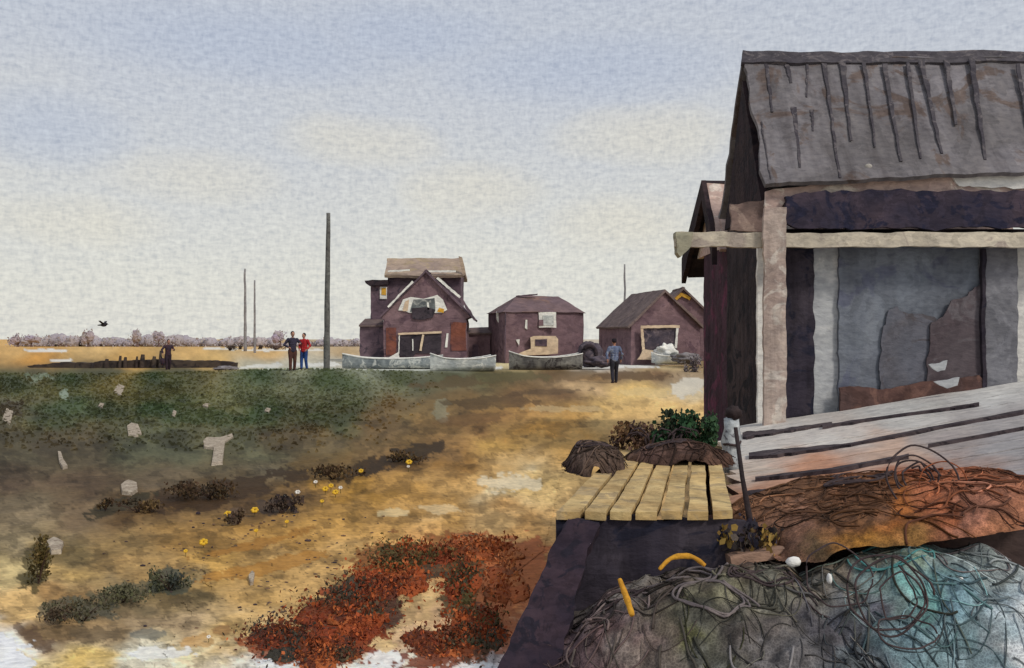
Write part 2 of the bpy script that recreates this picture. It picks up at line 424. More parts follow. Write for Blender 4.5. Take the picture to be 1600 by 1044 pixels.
def ground_sheet():
    pxs = np.concatenate([np.linspace(-2600, -320, 40), np.arange(-300, 1901, 2.4), np.linspace(1950, 4200, 40)])
    pys = np.concatenate([[530.5, 531, 532, 533, 534.5], np.arange(536, 1110, 1.9), np.linspace(1130, 3200, 40)])
    PX, PY = np.meshgrid(pxs, pys)
    px = PX.ravel(); py = PY.ravel()
    Y = EYE * F / (py - HZ); X = (px - 800) / F * Y
    Z = bank(X, Y)
    Z = Z + 0.035 * (fbm(X * 3, Y * 3, 5, 4) - .5) * (Y < 30)
    c = np.empty((len(px), 3))
    c[:] = ground_colour(px, np.minimum(py, 1090), X, Y)
    W = len(pxs); H = len(pys)
    idx = np.arange(W * H).reshape(H, W)
    f = np.stack([idx[:-1, :-1].ravel(), idx[1:, :-1].ravel(), idx[1:, 1:].ravel(), idx[:-1, 1:].ravel()], 1)
    m = wash('earth', None, attr=True, scale=1.3, grain=28, amt=0.25, bump=0.5, dark=0.75)
    V = np.stack([X, Y, Z], 1)
    o = mesh('ground', V, f, m, colors=c, smooth=True); tag(o, kind='structure')
    # the sandy track laid a few millimetres over it
    edgeL = np.interp(py, [580, 596, 606, 622, 650, 690, 730, 780, 830, 880, 940, 1044, 1100], [1040, 985, 915, 830, 770, 730, 640, 520, 430, 330, 300, 260, 200])
    edgeR = np.interp(py, [580, 600, 640, 700, 760, 800, 860, 900, 1044, 1100], [1060, 1090, 1100, 900, 872, 866, 850, 800, 770, 760])
    jig = (fbm(px / 40, py / 20, 77, 4) - .5) * 90
    inside = ((px > edgeL + jig) & (px < edgeR) & (py > 588) & (py < 1100))
    fi = inside[f].all(1); ff = f[fi]
    used = np.unique(ff); remap = -np.ones(len(px), int); remap[used] = np.arange(len(used))
    V2 = V[used].copy(); V2[:, 2] += 0.005
    o = mesh('path', V2, remap[ff], m, colors=c[used], smooth=True); tag(o, kind='structure')
ground_sheet()

def gpt(px, py):
    Y = EYE * F / (py - HZ); X = (px - 800) / F * Y
    return X, Y
def leafmesh(n, sampler, size, colf, seed, upright=0.5, asp=(0.35, 1.0)):
    """n separate small leaf/blade faces"""
    r = random.Random(seed); vs = []; fs = []; cs = []
    for i in range(n):
        p = sampler(r); s = size(r, p); c = colf(r, p)
        a = r.uniform(0, 2 * math.pi); lean = r.uniform(-0.7, 0.7)
        if r.random() < upright:
            d = Vector((math.cos(a) * lean, math.sin(a) * lean, 1)).normalized()
        else:
            d = Vector((r.uniform(-1, 1), r.uniform(-1, 1), r.uniform(-1, 1))).normalized()
        w = d.cross(Vector((r.uniform(-1, 1), r.uniform(-1, 1), r.uniform(-.3, .3)))).normalized()
        k = r.uniform(*asp) * s * 0.5; b = len(vs)
        vs += [p - w * k * 0.4, p + w * k * 0.4, p + d * s * 0.55 + w * k, p + d * s, p + d * s * 0.5 - w * k]
        fs.append((b, b + 1, b + 2, b + 3, b + 4)); cs += [c] * 5
    return vs, fs, cs
M_leaf = wash('leaf', None, attr=True, scale=2, grain=30, amt=0.15, bump=0.1)
def jit(r, c, a=0.25):
    k = 1 + r.uniform(-a, a); return (c[0] * k, c[1] * k * (1 + r.uniform(-.06, .06)), c[2] * k * (1 + r.uniform(-.1, .1)), 1)

# short turf on the far field
def grass():
    r = random.Random(3); N_ = 26000
    px = RNG.uniform(-260, 860, N_); py = 584 + (RNG.uniform(0, 1, N_) ** 1.0) * 150
    keep = (px < 620 - (py - 584) * 0.9 + RNG.uniform(-90, 90, N_)) & (RNG.uniform(0, 1, N_) > (py - 600) / 110)
    px = px[keep]; py = py[keep]
    Y = EYE * F / (py - HZ); X = (px - 800) / F * Y; Z = bank(X, Y)
    cc = ground_colour(px, py, X, Y)
    vs = []; fs = []; cs = []
    for i in range(len(px)):
        h = r.uniform(2.2, 4.6) * Y[i] / F * (0.7 + 0.5 * (py[i] - 584) / 150); w = h * r.uniform(.3, 1.3); l = r.uniform(-.5, .5) * h
        b = len(vs); y = Y[i]; x = X[i]; z = Z[i]; dy = r.uniform(-.6, .6) * w
        vs += [(x - w, y - dy, z - .01), (x + w, y + dy, z - .01), (x + w * .6 + l, y, z + h * r.uniform(.5, .9)), (x + l - w * .3, y, z + h)]
        fs.append((b, b + 1, b + 2, b + 3)); k = r.uniform(.8, 1.3)
        c = cc[i] * k; cs += [(c[0], c[1], c[2], 1)] * 4
    tag(mesh('grass', vs, fs, M_leaf, colors=cs), 'short dark green turf with brown patches on the field left of the sandy track', 'grass', kind='stuff')
grass()

# pebbles and grit
def grit():
    r = random.Random(8); mb = MB()
    for i in range(620):
        px = r.gauss(470, 130); py = r.gauss(895, 62)
        if py < 800 or py > 1040 or px > 770: continue
        X, Y = gpt(px, py); s = r.uniform(.5, 2.3) * Y / F * (1.6 if r.random() < .06 else 1)
        c = r.choice([C(60, 52, 58), C(74, 60, 60), C(92, 76, 64), C(56, 52, 62), C(112, 88, 70)])
        mb.ball((X, Y, bz(X, Y) + s * .3), (s * r.uniform(.9, 2.2), s * 1.1, s * .8), 6, 4, c, .4, i)
    mb.build('pebbles', M_leaf)
    tag(bpy.data.objects['pebbles'], 'small dark pebbles scattered over the sandy ground in the foreground', 'pebbles', kind='stuff')
grit()

# ================================================================ MATERIALS FOR BUILDINGS AND THINGS
HG = 1.6
m_mauve = wash('mauve_boarding', C(112, 90, 96), C(130, 106, 110), C(96, 76, 84), .35, 3.2, amt=.4)
m_mauve_dark = wash('dark_mauve_boarding', C(94, 78, 88), C(110, 92, 100), C(78, 68, 78), .5, 3.2, amt=.45)
m_redwall = wash('rust_boarding', C(128, 78, 62), C(112, 72, 66), C(96, 66, 66), .5, 3.2, amt=.4)
m_tanroof = wash('tan_roofing', C(172, 152, 132), C(150, 132, 122), C(160, 142, 118), .4, 3.0, amt=.25)
m_brownroof = wash('brown_roofing', C(116, 96, 96), C(110, 92, 96), C(128, 102, 94), .35, 3.0, amt=.3)
m_greyroof = wash('grey_brown_roofing', C(118, 102, 98), C(106, 92, 90), C(98, 84, 84), .4, 3.0, amt=.35)
m_black = wash('black_tarred_wood', C(50, 42, 46), C(62, 52, 56), C(42, 38, 44), 1.2, 14, amt=.4)
m_blackfar = wash('dark_opening', C(58, 52, 58), C(72, 64, 70), C(48, 44, 50), .6, 4, amt=.4)
m_white = wash('white_painted_wood', C(232, 230, 222), C(214, 212, 206), None, 1.2, 8, amt=.12)
m_cream = wash('cream_painted_wood', C(214, 192, 164), C(200, 176, 150), None, .8, 4, amt=.2)
m_glass = wash('grey_glazing', C(122, 126, 126), C(88, 92, 94), C(150, 150, 146), .8, 4, amt=.25, rough=.35)
m_amber = wash('amber_light_and_curtain', C(206, 150, 46), C(220, 172, 74), None, 2, 6, amt=.2)  # lit annex window painted as plain amber, no emission; also colours a curtain
m_ochre = wash('ochre_painted_board', C(206, 160, 60), C(190, 146, 66), None, 2, 6, amt=.2)
m_pole = wash('weathered_grey_pole', C(112, 112, 108), C(96, 94, 92), C(82, 80, 80), 1.5, 8, amt=.4)
m_tar = wash('tarpaulin', C(92, 82, 88), C(72, 66, 76), C(112, 100, 104), 1.1, 5, amt=.4)
m_greytar = wash('grey_tarpaulin', C(140, 134, 134), C(112, 106, 108), C(92, 86, 88), 1.1, 5, amt=.4)
m_boatw = wash('white_boat_paint', C(214, 216, 212), C(170, 176, 178), C(228, 228, 222), .9, 5, amt=.25)
m_boatg = wash('grey_boat_paint', C(120, 128, 134), C(158, 164, 166), C(206, 208, 204), 1.1, 5, amt=.35)
m_boatd = wash('dark_boat_hull', C(96, 94, 94), C(140, 138, 132), C(78, 74, 74), 1.1, 5, amt=.4)
m_bankwood = wash('dark_breakwater_wood', C(66, 56, 54), C(80, 70, 62), C(56, 50, 50), .8, 4, amt=.4)

# ================================================================ FAR WOOD AND SCRUB
def far_wood():
    r = random.Random(4); Yw = 205.0; k = Yw / F
    mb = MB()
    prof = lambda x: 528 + 2.5 * math.sin(x * .045) + 2 * math.sin(x * .13 + 1) + (3 if x > 430 else 0) + (2 if x > 330 else 0)
    bumps = {88: 4, 160: 2, 285: 3, 400: -1}
    x = 20
    while x < 765:
        top = prof(x) - sum(b * math.exp(-((x - c) / 12) ** 2) for c, b in bumps.items()) + r.uniform(-1, 1)
        zt = EYE + (HZ - top) * k; rr = r.uniform(6, 11) * k
        c = C(*r.choice([(168, 160, 164), (160, 152, 158), (172, 162, 162), (164, 155, 156)]))  # pale mauve puts the distance haze into the tree colour
        mb.ball(((x - 800) * k, Yw + r.uniform(0, 5), zt * .5 - .2), (rr, rr * 1.6, zt * .5 + .3), 14, 10, c, .35, x)
        x += r.uniform(4, 7)
    vs, fs, cs = leafmesh(2200, lambda q: (lambda xx: Vector(((xx - 800) * k, Yw - 2.2 + q.uniform(-1, 1), q.uniform(-.1, 1) * (EYE + (HZ - prof(xx)) * k))))(q.uniform(18, 765)),
                          lambda q, p: q.uniform(.2, .5), lambda q, p: jit(q, C(166, 157, 160), .05), 5, .3, (.6, 1.3))
    b = len(mb.v); mb.v += vs; mb.f += [[i + b for i in f] for f in fs]; mb.c += cs
    o = mb.build('far_wood', M_leaf, smooth=True)
    tag(o, 'long low mauve band of distant trees along the horizon behind the marsh', 'wood', kind='stuff')
far_wood()
def far_tree(px, top, w, label, Yt=196.0, base=541, col=(164, 154, 160)):  # col carries the same painted haze as the wood behind
    k = Yt / F; r = random.Random(px)
    zt = EYE + (HZ - top) * k; X = (px - 800) * k
    root = empty('distant_tree', (X, Yt, 0), label, 'tree', 'single trees standing out of the distant band')
    t = MB().tube([(X, Yt, -.1), (X + .05, Yt, zt * .5)], [.28, .14], 7, C(110, 92, 90)); t.build('trunk', M_leaf, root)
    mb = MB()
    for i in range(5):
        mb.ball((X + r.uniform(-.35, .35) * w * k, Yt + r.uniform(-.5, .5), zt * r.uniform(.4, .74)), (w * k * .34, w * k * .34, zt * .26), 12, 8, jit(r, C(*col), .05), .4, i + px)
    vs, fs, cs = leafmesh(70, lambda q: Vector((X + q.gauss(0, .27) * w * k, Yt - .6 + q.uniform(-.6, .6), zt * min(1.0, max(.12, q.gauss(.6, .2))))),
                          lambda q, p: q.uniform(.2, .5), lambda q, p: jit(q, C(*col), .14), px, .3, (.6, 1.3))
    b = len(mb.v); mb.v += vs; mb.f += [[i + b for i in f] for f in fs]; mb.c += cs
    mb.build('crown', M_leaf, root)
far_tree(28, 523, 17, 'rounded mauve tree at the far left end of the horizon band')
far_tree(49, 523, 24, 'broad flat-topped mauve tree second from the left end of the band')
far_tree(138, 516, 18, 'taller round mauve tree rising left of the lone walker')
far_tree(215, 514, 15, 'narrow pointed mauve tree just left above the lone walker')
far_tree(248, 517, 15, 'small pointed mauve tree directly above the lone walker')
far_tree(438, 516, 20, 'squarish mauve tree just behind and left of the couple')

def scrub(name, px, py, w, h, n, cols, label, cat='shrub', group=None, Yo=None, sz=(1.6, 4.0), zb=None):
    if Yo is None: X, Y = gpt(px, py)
    else: Y = Yo; X = (px - 800) / F * Y
    z0 = (EYE - (py - HZ) / F * Y) if zb is None else zb
    k = Y / F; W = w * k * .5; H = h * k
    root = empty(name, (X, Y, z0), label, cat, group); r = random.Random(int(px * 7 + py))
    st = MB()
    for i in range(7):
        a = r.uniform(0, 6.28); st.tube([(X, Y, z0 - .01), (X + math.cos(a) * W * .3, Y + math.sin(a) * W * .3, z0 + H * .4), (X + math.cos(a) * W * .75, Y + math.sin(a) * W * .6, z0 + H * .75)], [.9 * k, .6 * k, .3 * k], 5, C(70, 54, 46))
    st.build('stem', M_leaf, root)
    cl = [(r.gauss(0, .42), r.gauss(0, .4), r.uniform(.2, .8), r.choice(cols)) for _ in range(9)]
    def smp(q):
        c = q.choice(cl); smp.c = c[3]
        return Vector((X + max(-1, min(1, c[0] + q.gauss(0, .17))) * W, Y + (c[1] + q.gauss(0, .2)) * W * .8, z0 + max(.0, min(1, c[2] + q.gauss(0, .16))) * H))
    vs, fs, cs = leafmesh(n, smp, lambda q, p: q.uniform(*sz) * k, lambda q, p: jit(q, C(*smp.c), .28), int(px + py), .35, (.5, 1.2))
    mesh('foliage', vs, fs, M_leaf, root, cs)
    return root
DK = [(70, 60, 56), (84, 72, 64), (58, 52, 52)]
scrub('far_bush', 360, 548, 24, 9, 260, DK, 'dark low bush on the marsh left of the two thin masts', group='dark low bushes on the marsh', sz=(1, 2.2))
scrub('far_bush', 375.5, 546, 8, 6, 120, DK, 'tiny dark round bush at the foot of the taller thin mast', group='dark low bushes on the marsh', sz=(1, 2))
scrub('far_bush', 408, 546, 9, 7, 120, DK, 'tiny dark bush just right of the shorter thin mast', group='dark low bushes on the marsh', sz=(1, 2))
scrub('far_bush', 431, 547, 32, 7, 300, [(104, 86, 78), (88, 72, 66)], 'wide low brown bush behind the couple on the left', group='dark low bushes on the marsh', sz=(1, 2.2))
scrub('far_bush', 1088, 588, 34, 34, 600, [(124, 116, 118), (108, 98, 100), (142, 134, 132)], 'grey round bush against the corner of the near timber shed', group='grey bush by the shed', sz=(1.5, 3.5), Yo=46)

# ================================================================ POLES
def pole(px, top, base, w, Y, label, name='pole', lean=0, group=None, mat=None):
    k = Y / F; X = (px - 800) * k; z0 = EYE - (base - HZ) * k; zt = EYE + (HZ - top) * k
    pts = [];rad = []
    for i in range(15):
        t = i / 14; pts.append((X + lean * t * k + mnoise.noise(Vector((px, t * 5, 0))) * k * 1.2, Y, z0 - .15 + (zt - z0 + .15) * t)); rad.append(w * .5 * k * (1 - .42 * t) * (1 + .22 * mnoise.noise(Vector((px, t * 9, 3)))))
    mb = MB().tube(pts, rad, 10)
    o = mb.build(name, mat or m_pole, None, True, origin=(X, Y, z0)); return tag(o, label, 'pole' if name == 'pole' else 'mast', group)
pole(510, 333, 585, 10.5, 44, 'tall thick grey timber pole standing right of the couple', lean=3)
m_thin = wash('pale_grey_mast', C(142, 140, 142), C(126, 124, 128), None, .6, 4, amt=.3)
pole(383, 420, 549, 5, 125, 'taller of the two thin grey masts on the far marsh', 'mast', group='thin masts on the marsh', mat=m_thin)
pole(398, 438, 556, 4, 110, 'shorter of the two thin grey masts on the far marsh', 'mast', group='thin masts on the marsh', mat=m_thin)
pole(976, 413, 545, 4.5, 90, 'faint thin mast rising behind the wide hipped barn on the right', 'mast', mat=m_thin)

# ================================================================ HOUSES
def wedge_roof(name, apexL, baseL, Y0, Y1, th, mat, parent):
    """roof plane from the rake line (two sight-line points at Y0) running back to Y1"""
    a = at(*apexL, Y0); b = at(*baseL, Y0); d = Vector((0, Y1 - Y0, 0))
    q = (b, a, a + d, b + d) if a.x > b.x else (a, b, b + d, a + d)
    return patch(*q, 8, 6, th, .03, .6, .05).build(name, mat, parent)
def strip(name, p, q, w, Y, depth, mat, parent, amp=.6):
    dx = q[0] - p[0]; dy = q[1] - p[1]; l = math.hypot(dx, dy); nx = -dy / l * w / 2; ny = dx / l * w / 2
    return panel(name, [(p[0] + nx, p[1] + ny), (q[0] + nx, q[1] + ny), (q[0] - nx, q[1] - ny), (p[0] - nx, p[1] - ny)], Y, depth, mat, parent, amp, 4, .25)
def house1():
    Y = 64.0; base = at(665, 568, Y); base.z = 0
    h = empty('boat_house', base, 'tall brick-red gabled house with raised loft tower and big grey gable window', 'house')
    # tower behind
    panel('tower_wall', rect(606, 720, 424, 566), Y + 3.2, 4.2, m_mauve_dark, h, 1.0)
    k = (Y + 3) / F
    r0 = at(600, 430, Y + 2.6); r1 = at(725, 430, Y + 2.6); t0 = at(605, 404, Y + 5.2); t1 = at(719, 404, Y + 5.2)
    patch(r0, r1, t1, t0, 26, 6, .22, .06, .5, .12).build('tower_roof', m_tanroof, h)
    b0 = at(600, 430, Y + 2.6) + Vector((0, 5.4, 0)); b1 = at(725, 430, Y + 2.6) + Vector((0, 5.4, 0))
    patch(b1, b0, t0, t1, 26, 6, .22, .06, .5, .12).build('tower_roof', m_tanroof, h)
    # the right gable end of the tower roof
    panel('rake_board', [(716, 400), (722, 402), (729, 430), (723, 431)], Y + 2.55, .12, m_tanroof, h, 1.0)
    strip('trim', (606, 424), (640, 422), 2.6, Y + 2.5, .08, m_white, h)
    strip('trim', (664, 424), (712, 424), 3.2, Y + 2.5, .08, m_white, h)
    # front gabled block
    body = panel('wall', [(665, 424), (735, 495), (729, 498), (730, 566), (600, 566), (599, 500), (595, 494)], Y, 3.1, m_mauve, h, 1.0)
    wedge_roof('roof', (666, 421), (592, 495), Y - .25, Y + 3.1, .12, m_mauve_dark, h)
    wedge_roof('roof', (664, 421), (744, 500), Y - .25, Y + 3.1, .12, m_mauve_dark, h)
    strip('barge_board', (606, 480), (645, 440), 3.0, Y - .36, .08, m_white, h, 1.0)
    strip('barge_board', (683, 434), (719, 465), 3.6, Y - .36, .08, m_white, h, 1.0)
    strip('barge_board', (720, 466), (742, 500), 4.0, Y - .36, .08, m_mauve_dark, h, 1.0)
    # gable window with curtains
    w = panel('window', [(622, 485), (630, 468), (641, 464), (662, 467), (683, 461), (692, 468), (699, 484), (690, 489), (640, 489), (630, 485)], Y - .08, .06, m_white, h, .8)
    panel('pane', [(641, 487), (646, 468), (662, 468), (679, 466), (680, 486)], Y - .12, .03, m_glass, w, .8)
    panel('pane', [(645, 499), (643, 482), (668, 480), (680, 484), (676, 496), (662, 500)], Y - .14, .03, m_blackfar, w, .9)
    panel('pane', [(629, 486), (633, 471), (639, 468), (637, 486)], Y - .12, .03, m_cream, w, .5)
    panel('curtain', [(683, 487), (686, 481), (694, 483), (693, 489)], Y - .13, .03, m_amber, w, .5)
    panel('curtain', [(668, 484), (667, 473), (670, 473), (671, 484)], Y - .14, .03, m_white, w, .4)
    # ground floor
    panel('wall_panel', rect(603, 619, 512, 556), Y - .05, .04, m_redwall, h, 1.2)
    panel('wall_panel', rect(704, 728, 504, 548), Y - .05, .04, m_redwall, h, 1.4)
    d = panel('dark_doorway', [(622, 524), (690, 522), (688, 553), (650, 552), (646, 557), (624, 557)], Y - .09, .05, m_blackfar, h, 1.0)  # flat panel, its dark colour paints the unlit interior of the opening
    strip('lintel', (622, 522), (690, 519), 3.2, Y - .2, .12, m_cream, d)
    strip('door_post', (661, 523), (657, 548), 3.4, Y - .19, .08, m_cream, d, .8)
    strip('door_post', (645, 530), (645, 548), 1.6, Y - .17, .06, m_white, d)
    strip('door_post', (624, 524), (623, 552), 1.6, Y - .17, .06, m_white, d)
    panel('window_slit', [(698, 521), (701, 521), (699, 543), (695, 543)], Y - .08, .06, m_white, h, .5)
    panel('plinth', [(600, 563), (614, 555), (622, 550), (624, 560), (690, 560), (690, 566), (600, 566)], Y - .3, .15, m_white, h, 1.0)
    # flat-roofed upper annex with the amber window
    panel('annex_wall', rect(579, 607, 444, 500), Y + 3.0, 2.5, m_mauve_dark, h, 1.2)
    panel('annex_roof', [(570, 438), (606, 437), (606, 444), (577, 447), (571, 443)], Y + 2.6, 3.2, m_black, h, 1.0)
    aw = panel('window', rect(593.5, 604.5, 448, 467), Y + 2.9, .06, m_white, h, .6)
    panel('pane', rect(596, 603, 450, 461), Y + 2.86, .03, m_amber, aw, .5)
    panel('annex_wall', rect(562, 600, 506, 566), Y + 1.2, 2.4, m_mauve_dark, h, 1.6)
    a0 = at(561, 508, Y + 1.0); a1 = at(600, 508, Y + 1.0); a2 = at(598, 497, Y + 3.4); a3 = at(570, 498, Y + 3.4)
    patch(a0, a1, a2, a3, 8, 4, .12, .03, .6, .06).build('annex_roof', m_greyroof, h)
house1()
def low_shed():
    Y = 67.0; b = at(747, 566, Y); b.z = 0
    h = empty('low_shed', b, 'low grey-brown shed between the gabled house and the hipped barn', 'shed')
    panel('wall', rect(724, 766, 519, 566), Y, 3, m_mauve, h, 1.0)
    patch(at(722, 520, Y - .2), at(768, 520, Y - .2), at(764, 511, Y + 1.6), at(726, 513, Y + 1.6), 10, 4, .12, .03, .6, .07).build('roof', m_greyroof, h)
    panel('door', rect(738, 747, 538, 562), Y - .05, .06, m_mauve_dark, h, .8)
low_shed()
def poly_house(A, B, Cc, D, ze, zb=-.2):
    mb = MB(); P = [A, B, Cc, D]
    vs = [(x, y, zb) for x, y in P] + [(x, y, ze) for x, y in P]
    return mb.add(vs, [(0, 1, 5, 4), (1, 2, 6, 5), (2, 3, 7, 6), (3, 0, 4, 7), (4, 5, 6, 7)])
def tess(mb, step, amp, freq=.8):
    bm = bmesh.new()
    vv = [bm.verts.new(p) for p in mb.v]
    for f in mb.f: bm.faces.new([vv[i] for i in f])
    for _ in range(5):
        es = [e for e in bm.edges if e.calc_length() > step]
        if not es: break
        bmesh.ops.subdivide_edges(bm, edges=es, cuts=1, use_grid_fill=True)
    bm.verts.index_update()
    out = MB(); out.v = [v.co.copy() for v in bm.verts]; out.f = [[v.index for v in f.verts] for f in bm.faces]
    bm.free(); return out.wobble(amp, freq)
def xz(px, Y): return ((px - 800) / F * Y, Y)
def house2():
    A = xz(790, 63); B = xz(912, 65); D = xz(763, 68); Cc = (B[0] + D[0] - A[0], B[1] + D[1] - A[1])
    h = empty('hipped_barn', (A[0] + 2.5, A[1] + 1, 0), 'mauve-brown barn with hipped roof and one small white upper window', 'barn')
    ze = EYE + (HZ - 487) / F * 64
    tess(poly_house(A, B, Cc, D, ze), .7, .05).build('wall', m_mauve, h)
    o = .18; zt = EYE + (HZ - 462) / F * 66.5
    def ex(p): return (p[0], p[1], ze - .05)
    R0 = (*xz(808, 66.4), zt); R1 = (*xz(872, 67.4), zt)
    a = Vector(ex(A)) + Vector((-o, -o, 0)); b = Vector(ex(B)) + Vector((o, -o, 0)); c = Vector(ex(Cc)) + Vector((o, o, 0)); d = Vector(ex(D)) + Vector((-o, o, 0))
    mb = MB().add([a, b, c, d, R0, R1], [(0, 1, 5, 4), (1, 2, 5), (2, 3, 4, 5), (3, 0, 4), (3, 2, 1, 0)])
    rf = tess(mb, .7, .06).build('roof', m_brownroof, h)
    strip('ridge_cap', (806, 463), (840, 460), 2.0, 66.0, .2, m_mauve_dark, rf)
    def frontY(px): return 63 + (px - 790) / 122 * 2
    w = panel('window', rect(842, 869, 488, 512), frontY(842) - .12, .1, m_white, h, .8)
    panel('pane', rect(848, 865, 493, 509), frontY(842) - .16, .03, wash('pale_glazing', C(176, 180, 178), C(196, 198, 194), None, 2, 6), w, .8)
    panel('pane', rect(842, 849, 500, 509), frontY(842) - .17, .03, m_mauve, w, .6)
    an = panel('porch', [(829, 527), (834, 525), (868, 525), (872, 530), (872, 553), (800, 557), (816, 550), (829, 545)], frontY(829) - .6, .55, m_cream, h, 1.0)
    panel('porch_window', rect(836, 855, 530, 541), frontY(829) - .65, .06, m_mauve_dark, an, .9)
    panel('window_slit', [(821, 500), (824, 500), (824, 515), (820, 513)], frontY(821) - .1, .08, m_white, h, .5)
    panel('window_slit', [(806, 531), (812, 530), (811, 540)], frontY(806) - .1, .08, m_white, h, .5)
    panel('trim', [(775, 487), (782, 487), (779, 505), (776, 500)], 65.0, .08, m_white, h, .5)
    strip('corner_board', (790, 489), (789, 562), 1.6, 62.8, .08, m_mauve_dark, h)
house2()
def house3():
    F1 = xz(986, 58); F2 = xz(1094, 60); B1 = xz(936, 64); B2 = (F2[0] + B1[0] - F1[0], F2[1] + B1[1] - F1[1])
    h = empty('gabled_barn', (F1[0] + 1.5, F1[1] + 1, 0), 'brown barn with steep gabled roof and cream-framed open front beside the walking man', 'barn')
    ze = EYE + (HZ - 508) / F * 59
    za = EYE + (HZ - 454) / F * 59
    m_ = ((F1[0] + F2[0]) / 2, (F1[1] + F2[1]) / 2); mb_ = ((B1[0] + B2[0]) / 2, (B1[1] + B2[1]) / 2)
    mb = MB().add([(*F1, -.2), (*F2, -.2), (*B2, -.2), (*B1, -.2), (*F1, ze), (*F2, ze), (*B2, ze), (*B1, ze), (*m_, za), (*mb_, za)],
                  [(0, 1, 5, 8, 4), (1, 2, 6, 5), (2, 3, 7, 9, 6), (3, 0, 4, 7)])
    tess(mb, .7, .04).build('wall', m_mauve, h)
    o = Vector((-.1, -.3, 0))
    patch(Vector((*F1, ze - .1)) + Vector((-.25, -.25, 0)), Vector((*m_, za + .06)) + o, Vector((*mb_, za + .06)), Vector((*B1, ze - .1)) + Vector((-.25, 0, 0)), 10, 12, .14, .04, .6, .08).build('roof', m_greyroof, h)
    patch(Vector((*m_, za + .06)) + o, Vector((*F2, ze - .1)) + Vector((.25, -.25, 0)), Vector((*B2, ze - .1)) + Vector((.2, 0, 0)), Vector((*mb_, za + .06)), 10, 12, .14, .04, .6, .08).build('roof', m_greyroof, h)
    Yf = 57.9
    d = panel('opening', [(1006, 512), (1056, 512), (1058, 548), (1000, 556), (1006, 545)], Yf - .05, .06, m_tar, h, 1.0)  # flat dark sheet painted as the shaded inside of the open front
    strip('frame', (1003, 513), (1006, 552), 4.2, Yf - .16, .1, m_cream, d, .9)
    strip('frame', (1001, 511), (1062, 510), 4.2, Yf - .18, .1, m_cream, d, .9)
    strip('frame', (1059, 510), (1056, 544), 3.4, Yf - .16, .1, m_white, d, .9)
    panel('threshold', [(996, 562), (1006, 546), (1024, 548), (1026, 562)], Yf - .3, .2, m_cream, h, 1.0)
house3()
def house4():
    Y = 70.0
    h = empty('small_gabled_hut', (at(1070, 560, Y).x, Y, 0), 'small gabled hut with ochre trim under its peak, behind the near shed', 'hut')
    panel('wall', [(1068, 452), (1112, 492), (1112, 566), (1040, 566), (1040, 476)], Y, 4, m_mauve, h, .8)
    wedge_roof('roof', (1069, 448), (1036, 478), Y - .3, Y + 4, .14, m_greyroof, h)
    wedge_roof('roof', (1067, 448), (1118, 496), Y - .3, Y + 4, .14, m_greyroof, h)
    strip('gable_trim', (1054, 469), (1066, 459), 5, Y - .15, .1, m_ochre, h, .8)
    strip('gable_trim', (1064, 459), (1079, 467), 5, Y - .16, .1, m_ochre, h, .8)
    panel('door', rect(1072, 1090, 515, 562), Y - .08, .07, m_mauve_dark, h, .8)
house4()

# ================================================================ BOATS
def boat(px0, px1, py_top, py_bot, Y, label, hull, inner, rim, bow='right', yaw=0.0, beam=1.35):
    k = Y / F; L = (px1 - px0) * k; X = ((px0 + px1) / 2 - 800) * k; z0 = EYE - (py_bot - HZ) * k; H = (py_bot - py_top) * k
    root = empty('rowing_boat', (X, Y, z0), label, 'boat', 'boats drawn up in front of the houses')
    sg = 1 if bow == 'right' else -1
    nu, nv = 22, 10; vs = []; fs = []
    def sec(u, s, inset=0):
        x = (u - .5) * L
        taper = (math.sin(math.pi * min(1, .32 + u * .68)) ** .75) if u < 1 else 0.0
        taper = max(taper, .02 if u > .9 else .0)
        half = (beam * .5 - inset) * taper
        sheer = H * (.80 + .22 * (2 * u - 1) ** 2 + (.12 if u > .8 else 0) * (u - .8) * 5)
        a = s * math.pi  # 0..pi across
        y = -math.cos(a) * half
        z = sheer - (sheer - (.02 + inset + .25 * H * max(0, u - .75) * 4 * .4)) * math.sin(a) ** .55
        return Vector((x * sg, y, z))
    def shell(inset):
        b = MB(); v = [sec(i / nu, j / nv, inset) for i in range(nu + 1) for j in range(nv + 1)]; f = []
        for i in range(nu):
            for j in range(nv):
                a = i * (nv + 1) + j; f.append((a, a + 1, a + nv + 2, a + nv + 1))
        f.append(tuple(range(nv + 1))[::-1])
        b.add(v, f); b.wobble(.02, 1.5); return b
    def place(b):
        c, s = math.cos(yaw), math.sin(yaw)
        b.v = [Vector((X + p.x * c - p.y * s, Y + p.x * s + p.y * c, z0 + p.z)) for p in b.v]; return b
    place(shell(0)).build('hull', hull, root, True)
    place(shell(.05)).build('lining', inner, root, True)
    for e in (0, 1):
        b = MB().tube([sec(i / nu, e, 0) + Vector((0, 0, .01)) for i in range(nu + 1)], [.035 + .02 * abs(mnoise.noise(Vector((i * .5, px0, 0)))) for i in range(nu + 1)], 6)
        place(b).build('gunwale', rim, root)
    for u in (.3, .58):
        p = sec(u, 0, .05); q = sec(u, 1, .05)
        b = MB().box(p.x - .11, p.x + .11, p.y, q.y, p.z - .14, p.z - .1); place(b).build('thwart', inner, root)
    b = MB().box(-L * .5, L * .4, -.03, .03, -.03, .05)
    if sg < 0: b.v = [Vector((-p.x, p.y, p.z)) for p in b.v]
    place(b).build('keel', hull, root)
    return root
boat(534, 690, 556, 578, 51, 'longest boat, pale grey with white rim, in front of the gabled house', m_boatg, m_boatw, m_white, 'left', -.05, 1.7)
boat(672, 772, 556, 582, 47, 'short white-grey boat with a square stern, right of the longest boat', m_boatw, m_boatg, m_white, 'left', .22, 1.5)
